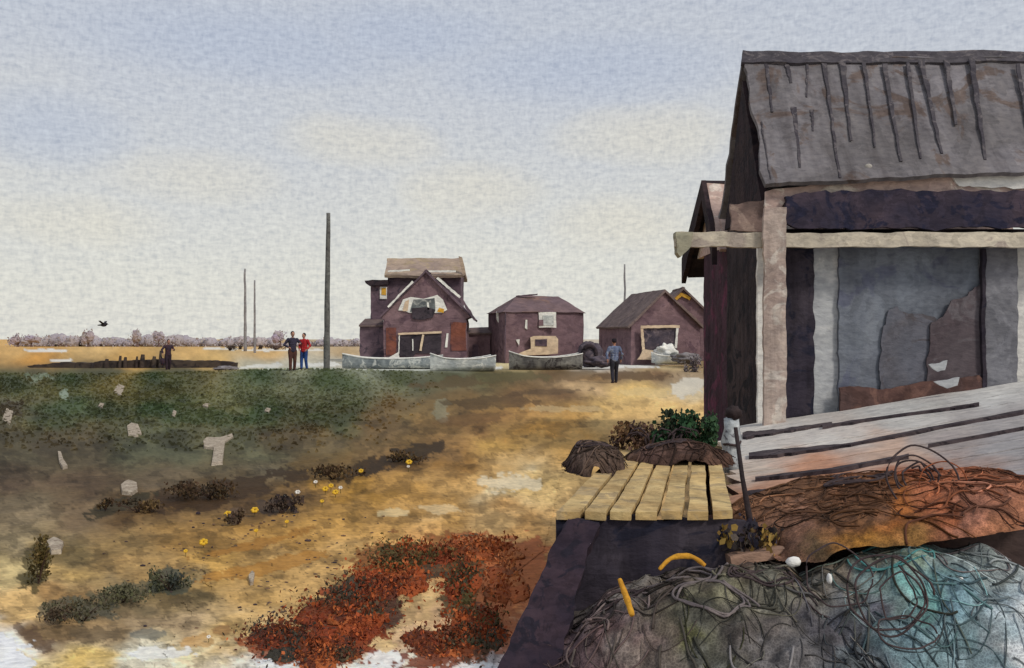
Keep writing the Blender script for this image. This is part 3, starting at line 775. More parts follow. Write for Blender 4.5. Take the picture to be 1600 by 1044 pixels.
boat(795, 908, 553, 581, 50, 'dark-hulled boat with white rim lying in front of the hipped barn', m_boatd, m_boatg, m_white, 'left', .1, 1.6)
boat(1018, 1078, 553, 569, 56, 'small white boat pulled up at the cream-framed barn opening', m_boatw, m_boatg, m_white, 'left', -.1, 1.5)
def heap(name, px, py, w, h, Y, mat, label, cat, lump=.45, group=None, ringmat=None):
    k = Y / F; X = (px - 800) * k; z0 = EYE - (py - HZ) * k
    mb = MB().ball((X, Y, z0 + h * k * .42), (w * k * .5, w * k * .45, h * k * .6), 26, 18, None, lump, px * .1)
    if ringmat is None: return tag(mb.build(name, mat, None, True, origin=(X, Y, z0)), label, cat, group)
    root = empty(name, (X, Y, z0), label, cat, group); mb.build('cover', mat, root, True)
    pts = [(X - .1 + math.cos(a) * w * k * .27, Y - w * k * .43, z0 + h * k * .48 + math.sin(a) * h * k * .33) for a in np.linspace(0, 6.283, 22)]
    MB().tube(pts, .12, 8, cap=False).build('tyre', ringmat, root, True)
    return root
heap('covered_trailer', 922, 568, 38, 34, 54, m_tar, 'dark rounded cover with a black tyre, between the hipped barn and the walking man', 'trailer', .3, None, m_black)
heap('tarpaulin_heap', 936, 571, 46, 13, 50, m_tar, 'flat dark tarpaulin heap on the ground just left of the walking man', 'tarpaulin')
heap('sail_bundle', 1040, 556, 30, 18, 57, m_white, 'white crumpled sail bundle in the cream-framed barn opening', 'sail', .7)
heap('tarpaulin_heap', 1072, 566, 44, 14, 53, m_greytar, 'pale grey tarpaulin heap right of the small white boat', 'tarpaulin')
heap('tarpaulin_heap', 352, 580, 34, 8, 49, m_greytar, 'pale flat heap at the right end of the dark breakwater', 'tarpaulin')

def breakwater():
    Y = 53.0; k = Y / F
    root = empty('breakwater', (at(200, 577, Y).x, Y, 0), 'long low dark timber breakwater with stumpy posts beside the lone walker', 'breakwater')
    top = [(42, 572), (70, 569), (100, 566), (140, 567), (165, 564), (200, 563), (240, 562), (262, 563), (300, 563), (345, 564), (368, 567)]
    panel('boarding', top + [(366, 577), (300, 581), (200, 582), (140, 582), (60, 582)], Y, .5, m_bankwood, root, 1.6, 4, .13)
    for i, (px, t, w) in enumerate(((144, 567, 7), (166, 561, 7), (187, 556, 5), (195, 558, 6), (213, 557, 4), (222, 554, 8), (240, 557, 7), (250, 548, 5))):
        p = at(px, t, Y - .2)
        MB().tube([(p.x, p.y, -.1), (p.x + .02, p.y, p.z * .6), (p.x + .05, p.y, p.z)], [w * k * .5, w * k * .48, w * k * .36], 8).build('post', m_bankwood, root)
breakwater()

# ================================================================ BIRD
def bird(px, py, Y, label):
    p = at(px, py, Y); m = wash('bird_plumage', C(40, 38, 44), C(52, 50, 56), None, 3, 10)
    root = empty('bird', p, label, 'bird')
    b = MB(); b.ball(p, (.32, .16, .17), 12, 8); b.ball(p + Vector((.3, 0, .1)), .11, 10, 8); b.tube([p + Vector((.38, 0, .1)), p + Vector((.52, 0, .08))], [.035, .01], 6)
    b.tube([p + Vector((-.25, 0, 0)), p + Vector((-.6, 0, -.02))], [.1, .05], 6); b.build('body', m, root, True)
    for s in (-1, 1):
        w = patch(p + Vector((-.16, s * .08, .08)), p + Vector((.18, s * .08, .08)), p + Vector((.0, s * .75, .42)), p + Vector((-.22, s * .7, .4)), 4, 4, .02)
        w.build('wing', m, root)
bird(162, 508, 90, 'small dark bird flying low over the left horizon')

# ================================================================ PEOPLE
M_skin = wash('skin', C(176, 132, 112), C(164, 120, 102), None, 5, 60, amt=.1, bump=.05)
def person(px, feet, Y, height, label, jacket, trousers, hair, pose, turn=0.0, hat=False):
    """figure from a posed skeleton; one continuous body surface, clothing and hair as its children"""
    k = Y / F; X = (px - 800) * k; z0 = EYE - (feet - HZ) * k; S = height / 1.75
    body_bm = MB(); jb = MB(); tb = MB(); hb = MB(); sb = MB(); face = MB()
    J = dict(hip=(0, 0, .93), chest=(0, 0, 1.3), neck=(0, 0, 1.48), head=(0, 0, 1.62))
    lean = pose.get('lean', 0)
    def T(p, f=1.0):
        x, y, z = p; return (x, y - lean * max(0, z - .93), z)
    hipw = .09; sh = .19
    legs = []
    for s, fwd in ((-1, pose['step']), (1, -pose['step'])):
        hip = (s * hipw, 0, .92); knee = (s * (hipw + .01), -fwd * .5 - .03, .49); ank = (s * (hipw + .015), -fwd + (.03 if fwd < 0 else 0), .085)
        legs.append((hip, knee, ank))
        body_bm.tube([hip, knee, ank], [.085, .055, .038], 12)
        body_bm.ball(knee, .055, 10, 8); body_bm.ball(hip, .09, 10, 8)
        body_bm.tube([(ank[0], ank[1] + .05, .035), (ank[0], ank[1] - .1, .035), (ank[0], ank[1] - .19, .025)], [.035, .042, .03], 8)
        tb.tube([(hip[0], hip[1], .97), (hip[0], hip[1], .86), ((hip[0] + knee[0]) / 2, (hip[1] + knee[1]) / 2, (hip[2] + knee[2]) / 2), knee, ((knee[0] + ank[0]) / 2, (knee[1] + ank[1]) / 2, (knee[2] + ank[2]) / 2), (ank[0], ank[1], .10)], [.1, .108, .096, .077, .07, .062], 14)
        sb.ball((ank[0], ank[1] - .06, .045), (.05, .15, .05), 12, 8, None, .1); sb.tube([(ank[0], ank[1] + .0, .05), (ank[0], ank[1], .12)], [.05, .052], 10)
    tb.ball((0, 0, .93), (.165, .12, .11), 14, 10)
    body_bm.ball((0, 0, .94), (.15, .11, .12), 14, 10)
    tor = [(0, 0, .92), (0, 0, 1.05), (0, 0, 1.22), (0, 0, 1.38), (0, 0, 1.44)]
    for a, rx, ry in ((.95, .14, .1), (1.08, .13, .095), (1.24, .155, .105), (1.36, .165, .1)):
        body_bm.ball(T((0, 0, a)), (rx, ry, .12), 14, 10)
    for a, rx, ry in ((.93, .175, .13), (1.02, .17, .128), (1.12, .168, .125), (1.22, .18, .13), (1.31, .19, .128), (1.38, .185, .115)):
        jb.ball(T((0, 0, a)), (rx, ry, .115), 18, 12, None, .05, a)
    body_bm.tube([T((0, 0, 1.38)), T((0, .0, 1.52))], [.06, .052], 12)
    jb.tube([T((0, 0, 1.40)), T((0, 0, 1.475))], [.085, .068], 14)
    hd = Vector(T((0, -.015, 1.635)))
    body_bm.ball(hd, (.077, .098, .118), 20, 14)
    body_bm.ball(hd + Vector((0, -.03, -.055)), (.055, .062, .055), 12, 8)
    body_bm.tube([hd + Vector((0, -.09, .015)), hd + Vector((0, -.115, -.022))], [.010, .016], 8)
    for s in (-1, 1):
        body_bm.ball(hd + Vector((s * .077, .01, -.005)), (.012, .022, .032), 8, 6)
        face.ball(hd + Vector((s * .03, -.090, .01)), (.013, .009, .008), 8, 6)
    face.tube([hd + Vector((-.024, -.088, -.062)), hd + Vector((0, -.093, -.064)), hd + Vector((.024, -.088, -.062))], [.004, .007, .004], 6)
    hb.ball(hd + Vector((0, .022, .03)), (.088, .098, .105), 18, 12, None, .1)
    if hat:
        hb.tube([hd + Vector((0, 0, .05)), hd + Vector((0, 0, .07)), hd + Vector((0, 0, .12)), hd + Vector((0, 0, .14))], [.105, .1, .088, .05], 16)
        hb.ball(hd + Vector((0, -.11, .055)), (.07, .07, .012), 12, 6)
    for s, (el_, ha_) in ((-1, pose['armL']), (1, pose['armR'])):
        shd = Vector(T((s * sh, 0, 1.40))); elb = Vector(T(el_)); hnd = Vector(T(ha_))
        body_bm.tube([shd, elb, hnd], [.048, .038, .028], 10); body_bm.ball(shd, .055, 10, 8); body_bm.ball(elb, .04, 10, 8)
        jb.tube([shd + Vector((-s * .04, 0, .01)), shd, (shd + elb) / 2, elb, (elb + hnd) / 2, elb.lerp(hnd, .93)], [.07, .077, .068, .058, .052, .044], 14)
        jb.ball(shd, .076, 12, 8); jb.ball(elb, .058, 10, 8)
        d = (hnd - elb).normalized(); side = d.cross(Vector((0, 1, 0))); side = side.normalized() if side.length > .1 else Vector((1, 0, 0)); pn = d.cross(side).normalized()
        palm = hnd + d * .05
        body_bm.ball(palm, (.03, .04, .05), 10, 8)
        for q, (o_, ln) in enumerate(((-.03, .062), (-.01, .075), (.01, .07), (.03, .055))):
            b0 = hnd + d * .08 + pn * o_; b1 = b0 + d * ln * .5 + side * .006 * s; b2 = b1 + d * ln * .42 + side * .02 * s
            body_bm.tube([b0 - d * .03, b0, b1, b2], [.0105, .0105, .009, .0075], 6)
        b0 = hnd + d * .03 - pn * .035; body_bm.tube([b0, b0 + d * .03 - pn * .018, b0 + d * .06 - pn * .02 + side * .01 * s], [.013, .012, .009], 6)
    c, s_ = math.cos(turn), math.sin(turn)
    def fin(b):
        b.v = [Vector((X + (p.x * c - p.y * s_) * S, Y + (p.x * s_ + p.y * c) * S, z0 + p.z * S)) for p in b.v]; return b
    body = fin(body_bm).build('person', M_skin, None, True, origin=(X, Y, z0))
    tag(body, label, 'person')
    def rm(o, v, sm=3):
        m = o.modifiers.new('Remesh', 'REMESH'); m.mode = 'VOXEL'; m.voxel_size = v; m.use_smooth_shade = True
        m2 = o.modifiers.new('Smooth', 'SMOOTH'); m2.factor = .5; m2.iterations = sm
    rm(body, .009 * S, 1)
    for nm, b, mt in (('jacket', jb, jacket), ('trousers', tb, trousers)):
        o = fin(b).build(nm, mt, body, True); rm(o, .016 * S, 4)
    fin(sb).build('shoes', m_black if not pose.get('shoe') else pose['shoe'], body, True)
    fin(hb).build('hat' if hat else 'hair', hair, body, True)
    fin(face).build('face_features', m_black, body, True)
    return body
mj_navy = wash('navy_jacket', C(52, 50, 66), C(66, 60, 76), C(44, 42, 54), 3, 30, amt=.4)
mj_red = wash('red_jacket', C(176, 44, 48), C(150, 36, 44), C(196, 66, 62), 3, 30, amt=.35)
mj_blue = wash('slate_blue_jacket', C(106, 118, 146), C(84, 94, 122), C(134, 142, 160), 3, 30, amt=.4)
mj_dark = wash('dark_plum_jacket', C(66, 50, 58), C(52, 46, 60), C(96, 58, 58), 3, 30, amt=.4)
mt_brown = wash('brown_trousers', C(92, 60, 50), C(76, 50, 48), None, 3, 30)
mt_blue = wash('blue_trousers', C(54, 84, 142), C(44, 66, 118), None, 3, 30)
mt_dark = wash('charcoal_trousers', C(52, 52, 62), C(40, 42, 50), None, 3, 30)
mt_plum = wash('plum_trousers', C(58, 44, 50), C(50, 42, 52), None, 3, 30)
m_hair = wash('dark_hair', C(34, 30, 36), C(44, 38, 44), None, 3, 30)
stand = dict(step=.06, lean=.0, armL=((-.30, .03, 1.14), (-.26, -.10, .92)), armR=((.30, .03, 1.14), (.26, -.10, .92)))
person(457, 581, 40, 1.80, 'person in dark navy jacket and brown trousers, left one of the couple, elbow bent', mj_navy, mt_brown, m_hair,
       dict(step=.05, lean=.04, armL=((-.36, .02, 1.17), (-.20, -.2, 1.05)), armR=((.34, -.05, 1.22), (.26, -.26, 1.22))), turn=.5)
person(475, 579, 40.4, 1.68, 'person in red jacket and blue trousers, right one of the couple', mj_red, mt_blue, m_hair,
       dict(step=.05, lean=.0, armL=((-.27, .04, 1.15), (-.16, -.16, 1.02)), armR=((.30, .04, 1.15), (.22, -.14, .98))), turn=-.3)
person(262.5, 580, 50, 1.75, 'lone person in dark plum clothes standing at the far breakwater', mj_dark, mt_plum, m_hair,
       dict(step=.10, lean=.10, armL=((-.36, -.04, 1.2), (-.34, -.2, .98)), armR=((.33, .02, 1.18), (.2, -.2, 1.2))), turn=.7)
person(960, 599, 35, 1.73, 'man in slate blue jacket, dark trousers and cap walking away on the track', mj_blue, mt_dark, m_hair,
       dict(step=.13, lean=.02, armL=((-.31, .04, 1.15), (-.30, -.12, .92)), armR=((.32, .03, 1.15), (.31, .12, .93))), turn=math.pi + .15, hat=True)
def bag():
    p = at(254, 565, 49.8); mb = MB().ball(p, (.15, .1, .2), 12, 8, None, .3, 3)
    mb.tube([p + Vector((-.05, 0, .15)), p + Vector((.02, 0, .42)), p + Vector((.1, 0, .15))], .02, 6)
    tag(mb.build('bag', mj_dark, None, True, origin=p), 'dark shoulder bag at the side of the lone walker', 'bag')
bag()

# ================================================================ NEAR TIMBER SHED
YW = 12.0
def pal(name, *a, **k): return wash(name, *a, **k)
w_roof = wash('weathered_roof_boards', C(122, 118, 122), C(106, 102, 104), C(100, 88, 84), .7, 16, amt=.5, streak=(5, 1, .8), dark=.72)
w_roofb = wash('dark_batten', C(80, 76, 80), C(66, 62, 68), C(98, 92, 94), 3, 18, amt=.4)
w_gable = wash('dark_gable_boards', C(50, 40, 46), C(64, 52, 54), C(42, 36, 42), 1.4, 16, amt=.45, streak=(1, 7, .9))
w_side = wash('dark_brown_boards', C(46, 40, 46), C(70, 60, 62), C(36, 34, 40), 1.0, 16, amt=.5, streak=(1, 8, .5))
w_plum = wash('plum_boards', C(78, 54, 66), C(62, 46, 56), C(98, 54, 74), .9, 16, amt=.5, streak=(1, 6, .5))
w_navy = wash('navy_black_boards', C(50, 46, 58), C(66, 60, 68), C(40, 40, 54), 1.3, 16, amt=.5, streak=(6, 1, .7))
w_eave_shade = wash('navy_eave_shade', C(52, 48, 62), C(72, 62, 72), C(40, 40, 58), 1.6, 16, amt=.5)
w_ltgrey = wash('light_grey_boards', C(176, 178, 180), C(160, 162, 166), C(190, 190, 190), .8, 16, amt=.25)
w_slate = wash('slate_blue_boards', C(116, 122, 132), C(104, 108, 118), C(98, 102, 118), .8, 16, amt=.35, streak=(2.2, 1, .4))
w_grey = wash('mid_grey_boards', C(112, 112, 118), C(98, 98, 104), C(124, 124, 130), .8, 16, amt=.4)
w_beam = wash('cream_beam', C(200, 190, 172), C(184, 174, 158), C(162, 150, 140), .9, 16, amt=.4)
w_post = wash('pale_brown_post', C(184, 168, 158), C(168, 150, 142), C(206, 196, 186), 1.1, 16, amt=.35, streak=(6, 1, .6))
w_peach = wash('peach_weathered_board', C(196, 170, 158), C(180, 156, 148), C(214, 200, 188), 1.1, 14, amt=.4)
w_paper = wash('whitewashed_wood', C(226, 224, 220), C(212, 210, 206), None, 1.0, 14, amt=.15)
w_brown = wash('red_brown_wood', C(86, 70, 66), C(70, 58, 58), C(104, 74, 66), 1.3, 14, amt=.5)
m_iron = wash('dark_iron', C(46, 40, 42), C(60, 50, 50), None, 4, 40)

def shed():
    root = empty('timber_shed', (3.34, YW, .4), 'large near timber shed with steep ribbed roof, cream beam and slate blue wall', 'shed')
    XL = 3.34; XR = 9.0
    # walls
    patch((XL, 13.92, .0), (XL, YW + .02, .0), (XL, YW + .02, 3.42), (XL, 13.92, 3.5), 16, 30, .09, .012, 3).build('side_wall', w_side, root)
    def fw(nm, x0, x1, mat, y0=382, y1=690, dy=0.0, amp=3.0, par=root):
        return panel(nm, rect(x0, x1, y0, y1), YW + dy, .07, mat, par, amp, 8, .045)
    fw('wall_panel', 1226, 1272, w_navy, dy=.02)
    fw('wall_panel', 1268, 1318, w_ltgrey, dy=.06)
    fw('wall_panel', 1311, 1538, w_slate, dy=.0)
    fw('wall_panel', 1534, 1590, w_grey, dy=-.09)
    fw('wall_panel', 1584, 1900, w_paper, dy=.10)
    fw('gap_board', 1184, 1200, w_paper, dy=-.02, amp=1.5)
    fw('corner_post', 1194, 1229, w_post, y0=324, dy=-.52, amp=2.0)
    fw('door_post', 1535, 1541, w_navy, y0=388, y1=640, dy=-.13, amp=2.5)
    # stained foot of the wall
    panel('skirting', [(1313, 606), (1330, 604), (1380, 608), (1450, 598), (1530, 586), (1540, 600), (1538, 660), (1313, 670)], YW - .12, .05, wash('rusty_skirting', C(98, 72, 66), C(84, 66, 64), C(112, 84, 76), 1.4, 14, amt=.5), root, 3, 7, .05)
    # back and right walls
    MB().box(XL + .1, XR, 13.84, 13.92, 0, 3.4).build('back_wall', w_side, root)
    MB().box(XR - .08, XR, YW + .1, 13.84, 0, 3.4).build('end_wall', w_side, root)
    # gable triangle (left end) and the board above the side wall
    g = []
    for t in np.linspace(0, 1, 14): g.append((11.86 + (12.9 - 11.86) * t, 3.40 + (5.42 - 3.40) * t))
    for t in np.linspace(.06, 1, 14): g.append((12.9 + (13.98 - 12.9) * t, 5.42 + (3.40 - 5.42) * t))
    n = len(g); vs = [(XL - .02 + mnoise.noise(Vector((y * 2, z * 2, 0))) * .01, y + mnoise.noise(Vector((y * 3, z * 3, 2))) * .03, z) for y, z in g] + [(XL + .08, y, z) for y, z in g]
    MB().add(vs, [tuple(reversed(range(n))), tuple(range(n, 2 * n))] + [(i, (i + 1) % n, (i + 1) % n + n, i + n) for i in range(n)]).build('gable', w_gable, root)
    # roof slopes
    Yr = 12.95; zr = EYE + (HZ - 88) / F * Yr; ze = EYE + (HZ - 285) / F * 11.55
    x0r = (1161 - 800) / F * Yr; x0e = (1197 - 800) / F * 11.55
    fr = patch((x0e, 11.55, ze), (XR + .2, 11.55, ze + .25), (XR + .2, Yr, zr), (x0r, Yr, zr), 60, 22, .07, .025, 1.5, .07)
    rf = fr.build('roof', w_roof, root)
    patch((XR + .2, 14.3, ze - .1), (x0e, 14.3, ze - .1), (x0r, Yr, zr - .02), (XR + .2, Yr, zr - .02), 40, 14, .07, .02, 1.5, .05).build('roof', w_roof, root)
    patch(at(1160, 97, Yr - .14), at(1900, 97, Yr - .14), at(1900, 80, Yr + .05), at(1158, 80, Yr + .05), 90, 3, .06, .02, 2, .05).build('ridge_cap', w_roofb, root)
    def onroof(px, py):
        # point of the front slope along a sight-line
        o = Vector((0, 0, EYE)); d = Vector(((px - 800) / F, 1, (HZ - py) / F))
        a = Vector((x0e, 11.55, ze)); b = Vector((XR + .2, 11.55, ze + .25)); c = Vector((x0r, Yr, zr))
        nn = (b - a).cross(c - a).normalized(); t = (a - o).dot(nn) / d.dot(nn); return o + d * t, nn
    rb = random.Random(2)
    for xa, ya, xb, yb, w in ((1196, 92, 1207, 175, 7), (1228, 95, 1236, 130, 8), (1240, 168, 1250, 262, 8), (1261, 98, 1261, 152, 5), (1288, 96, 1312, 278, 7), (1268, 172, 1271, 205, 6),
                             (1316, 98, 1330, 220, 9), (1350, 98, 1368, 230, 6), (1382, 100, 1408, 252, 8), (1418, 98, 1438, 248, 7), (1440, 96, 1471, 240, 9), (1478, 94, 1494, 195, 9), (1518, 92, 1540, 250, 9), (1190, 190, 1204, 280, 2.5), (1590, 100, 1616, 250, 8)):
        pts = []; rad = []
        for i in range(13):
            t = i / 12; p, nn = onroof(xa + (xb - xa) * t + rb.uniform(-.9, .9), ya + (yb - ya) * t); pts.append(p - nn * .004)
            rad.append(max(.006, w * .5 * .0088 * (1.1 - .62 * t) * rb.uniform(.75, 1.25)))
        bb = MB(); vs = []
        for q, (p_, w_) in enumerate(zip(pts, rad)):
            vs += [p_ + Vector((-w_, 0, 0)), p_ + Vector((w_, 0, 0)), p_ + Vector((w_ * .8, 0, 0)) + nn * .012, p_ + Vector((-w_ * .8, 0, 0)) + nn * .012]
        fs = [(0, 1, 2, 3)]
        for q in range(12):
            a_ = q * 4
            for e in range(4): fs.append((a_ + e, a_ + 4 + e, a_ + 4 + (e + 1) % 4, a_ + (e + 1) % 4))
        fs.append((51, 50, 49, 48)); bb.add(vs, fs).build('batten', w_roofb, rf)
    # a rusty knot hole with a bright nail
    p, nn = onroof(1357, 260); hb = MB().ball(p, (.05, .02, .035), 12, 8); hb.build('roof_nail', wash('pale_metal', C(190, 184, 176), None, None, 3, 30), rf)
    # fascia with a painted highlight, dark board for the eave shade, beam
    panel('fascia_and_highlight', [(1195, 300), (1300, 285), (1340, 276), (1480, 256), (1700, 250), (1900, 250), (1900, 310), (1228, 312), (1222, 325), (1196, 330)], 11.72, .06, w_peach, root, 4, 8, .04)
    panel('fascia_and_highlight', [(1478, 268), (1500, 262), (1560, 268), (1600, 250), (1900, 250), (1900, 292), (1600, 294), (1500, 290)], 11.69, .03, w_paper, root, 4, 7, .05)  # added pale strip paints the broken highlight along the lower right roof edge
    panel('eave_shade', [(1226, 306), (1300, 298), (1440, 296), (1500, 298), (1900, 296), (1900, 352), (1500, 356), (1240, 358), (1228, 352)], 11.62, .08, w_eave_shade, root, 5, 8, .04)  # dark colour paints the shade of the recess beneath the roof
    panel('eave_board', [(1140, 318), (1196, 312), (1228, 320), (1228, 362), (1142, 360)], 11.8, .05, wash('brown_eave', C(132, 112, 104), C(112, 94, 90), C(150, 130, 120), 1.4, 14, amt=.45), root, 3, 7, .05)
    panel('beam', rect(1056, 1900, 363, 386), 11.58, .1, w_beam, root, 2.2, 9, .03)
    panel('bracket', [(1056, 362), (1083, 362), (1080, 386), (1064, 402), (1058, 396)], 11.54, .2, wash('olive_grey_wood', C(160, 158, 138), C(146, 142, 124), None, 1.5, 14), root, 2, 6, .06)
shed()

def rear_hut():
    root = empty('fishing_hut', (3.36, 14.0, .2), 'plum-coloured narrow hut tucked behind the left end of the large shed', 'hut')
    XL = 3.36
    patch((XL, 15.7, -.1), (XL, 14.0, -.1), (XL, 14.0, 3.2), (XL, 15.7, 3.2), 14, 30, .09, .015, 3).build('side_wall', w_plum, root)
    MB().box(XL + .1, 8.0, 15.6, 15.7, -.1, 3.1).build('back_wall', w_side, root)
    g = [(13.96, 3.15), (15.03, 4.28), (16.2, 3.15)]
    MB().add([(XL - .01, y, z) for y, z in g] + [(XL + .08, y, z) for y, z in g], [(2, 1, 0), (3, 4, 5), (0, 1, 4, 3), (1, 2, 5, 4), (2, 0, 3, 5)]).build('gable', w_peach, root)
    patch((XL - .1, 13.99, 3.1), (8, 13.99, 3.1), (8, 15.05, 4.36), (XL - .1, 15.05, 4.36), 14, 8, .06, .02, 2, .04).build('roof', w_peach, root)
    patch((8, 16.7, 2.9), (XL - .1, 16.7, 2.9), (XL - .1, 15.05, 4.36), (8, 15.05, 4.36), 14, 8, .06, .02, 2, .04).build('roof', w_side, root)
    # dark barge boards
    def barge(p, q, w0, w1):
        p = Vector(p); q = Vector(q); d = (q - p).normalized(); dn = Vector((0, -d.z, d.y)) if d.y > 0 else Vector((0, d.z, -d.y))
        n = 14; vs = []
        for i in range(n + 1):
            t = i / n; c = p.lerp(q, t); w = w0 + (w1 - w0) * t + .05 * mnoise.noise(c * 4)
            for dx in (0, .08):
                vs += [c + Vector((dx, 0, 0)), c + Vector((dx, 0, -w))]
        fs = []
        for i in range(n):
            a = i * 4; b = a + 4
            fs += [(a, a + 1, b + 1, b), (a + 2, b + 2, b + 3, a + 3), (a, b, b + 2, a + 2), (a + 1, a + 3, b + 3, b + 1)]
        fs += [(0, 2, 3, 1), (n * 4, n * 4 + 1, n * 4 + 3, n * 4 + 2)]
        return MB().add(vs, fs)
    barge((XL - .19, 15.0, 4.36), (XL - .19, 16.75, 3.2), .35, .45).build('barge_board', w_gable, root)
    barge((XL - .19, 15.0, 4.36), (XL - .19, 14.2, 3.3), .35, .4).build('barge_board', w_gable, root)
rear_hut()

# dark lockers standing on the platform against the slate wall
w_l1 = wash('grey_brown_canvas', C(102, 104, 114), C(94, 92, 98), C(86, 82, 86), 1.2, 16, amt=.35)
w_l2 = wash('chestnut_canvas', C(92, 84, 88), C(80, 70, 74), C(100, 94, 98), 1.2, 16, amt=.35)
def canvas(pts, Y, mat, label):
    o = panel('canvas_sheet', pts, Y, .02, mat, None, 5, 6, .05, origin=at(pts[0][0], 640, Y)); tag(o, label, 'canvas', 'dark canvas sheets against the slate wall')
canvas([(1378, 512), (1388, 486), (1402, 478), (1420, 490), (1440, 488), (1462, 498), (1462, 640), (1372, 645), (1376, 580)], 11.965, w_l1, 'grey-brown canvas sheet, left and paler of the two, against the slate blue wall')
canvas([(1450, 560), (1456, 504), (1474, 496), (1486, 470), (1510, 462), (1539, 440), (1541, 632), (1446, 640)], 11.93, w_l2, 'chestnut canvas sheet, right and darker of the two, against the slate blue wall')
def rag(px, py, w, h, Y, label):
    p = at(px, py, Y); mb = panel('rag', [(px - w, py - h * .2), (px + w, py - h), (px + w * .8, py + h * .7), (px, py + h), (px - w * .6, py + h * .5)], Y, .03, w_ltgrey, None, 2, 5, .08, origin=p)
    tag(mb, label, 'cloth', 'pale rags by the canvas sheets')
rag(1466, 572, 14, 9, 11.53, 'pale grey rag hanging on the front of the chestnut canvas sheet')
rag(1480, 598, 20, 8, 11.5, 'white cloth lying at the foot of the chestnut canvas sheet')

# ================================================================ PLANK RAMP
def rampz(X, Y): return .29 + .16 * X - .04 * (Y - 6)
RC = [(1170,665,214,208,200),(1250,655,206,200,194),(1400,635,204,202,198),(1550,615,214,212,208),(1180,700,206,200,192),(1300,690,210,204,196),(1430,660,202,198,192),(1560,650,168,162,160),
      (1180,735,206,190,176),(1280,728,196,146,118),(1380,705,200,170,150),(1480,690,166,156,152),(1580,700,160,156,156),
      (1190,770,190,140,112),(1290,755,190,134,104),(1400,745,166,110,84),(1500,740,160,132,120),(1590,760,166,164,166),
      (1200,800,176,134,110),(1300,790,150,112,84),(1400,800,166,108,76),(1510,800,168,124,106),(1590,820,176,180,182),(1220,840,160,130,112),(1350,850,140,100,70),(1560,860,150,156,156)]
def ramp_deck():
    root = empty('plank_ramp', (2.4, 9.0, .3), 'wide sloping ramp of pale and rust-stained planks in front of the large shed', 'ramp')
    m = wash('ramp_planks', None, attr=True, scale=1.6, grain=18, amt=.35, bump=.4, dark=.72, stretch=(.5, 1.4, 1))
    ys = [11.96, 11.2, 10.6, 9.7, 8.95, 8.35, 7.75, 7.2, 6.75, 6.3, 5.95, 5.55, 5.15, 4.82]
    r = random.Random(6)
    for i in range(len(ys) - 1):
        y1, y0 = ys[i], ys[i + 1]; gap = .022 if i not in (1, 3, 5, 7, 9) else .035
        xl = .254 * y0 + r.uniform(-.05, .05); xr = 9.0; nu, nv = 120, 6
        P = lambda x, y: (x, y, rampz(x, y) + r.uniform(-.003, .003))
        mb = patch((xl, y0 + gap, rampz(xl, y0)), (xr, y0 + gap, rampz(xr, y0)), (xr, y1, rampz(xr, y1)), (xl, y1, rampz(xl, y1)), nu, nv, .05, .012, 1.2, .018)
        v = np.array([tuple(p) for p in mb.v]); px = 800 + v[:, 0] / v[:, 1] * F; py = HZ + (EYE - v[:, 2]) / v[:, 1] * F
        w1 = fbm(px / 50, py / 16, 3, 4) - .5; w2 = fbm(px / 50, py / 16, 9, 4) - .5
        c = .9 * idw(px + w1 * 90, py + w2 * 40, RC, 3.2, .8, 1.8) * (0.85 + .3 * fbm(px / 30, py / 6, 12, 4))[:, None] * r.uniform(.92, 1.06)
        o = mesh('plank', mb.v, mb.f, m, root, c)
    # bearers and front / side skirts
    for y in (4.9, 8.0, 10.2):
        x0 = .254 * y + .15
        patch((x0, y, -.1), (9, y, -.1), (9, y, rampz(9, y) - .07), (x0, y, rampz(x0, y) - .07), 30, 3, .1, .01, 2).build('bearer', w_brown, root)
    patch((.254 * 11.9 + .06, 11.9, -.1), (.254 * 4.85 + .06, 4.85, -.1), (.254 * 4.85 + .06, 4.85, rampz(1.4, 5.7) - .06), (.254 * 11.9 + .06, 11.9, rampz(3, 11.9) - .06), 30, 3, .06, .01, 2).build('side_skirt', w_brown, root)
ramp_deck()
def on_ramp(px, py):
    d = Vector(((px - 800) / F, 1, (HZ - py) / F)); n = Vector((-.16, .04, 1)); t = (Vector((0, 0, .53)) - Vector((0, 0, EYE))).dot(n) / d.dot(n)
    return Vector((0, 0, EYE)) + d * t
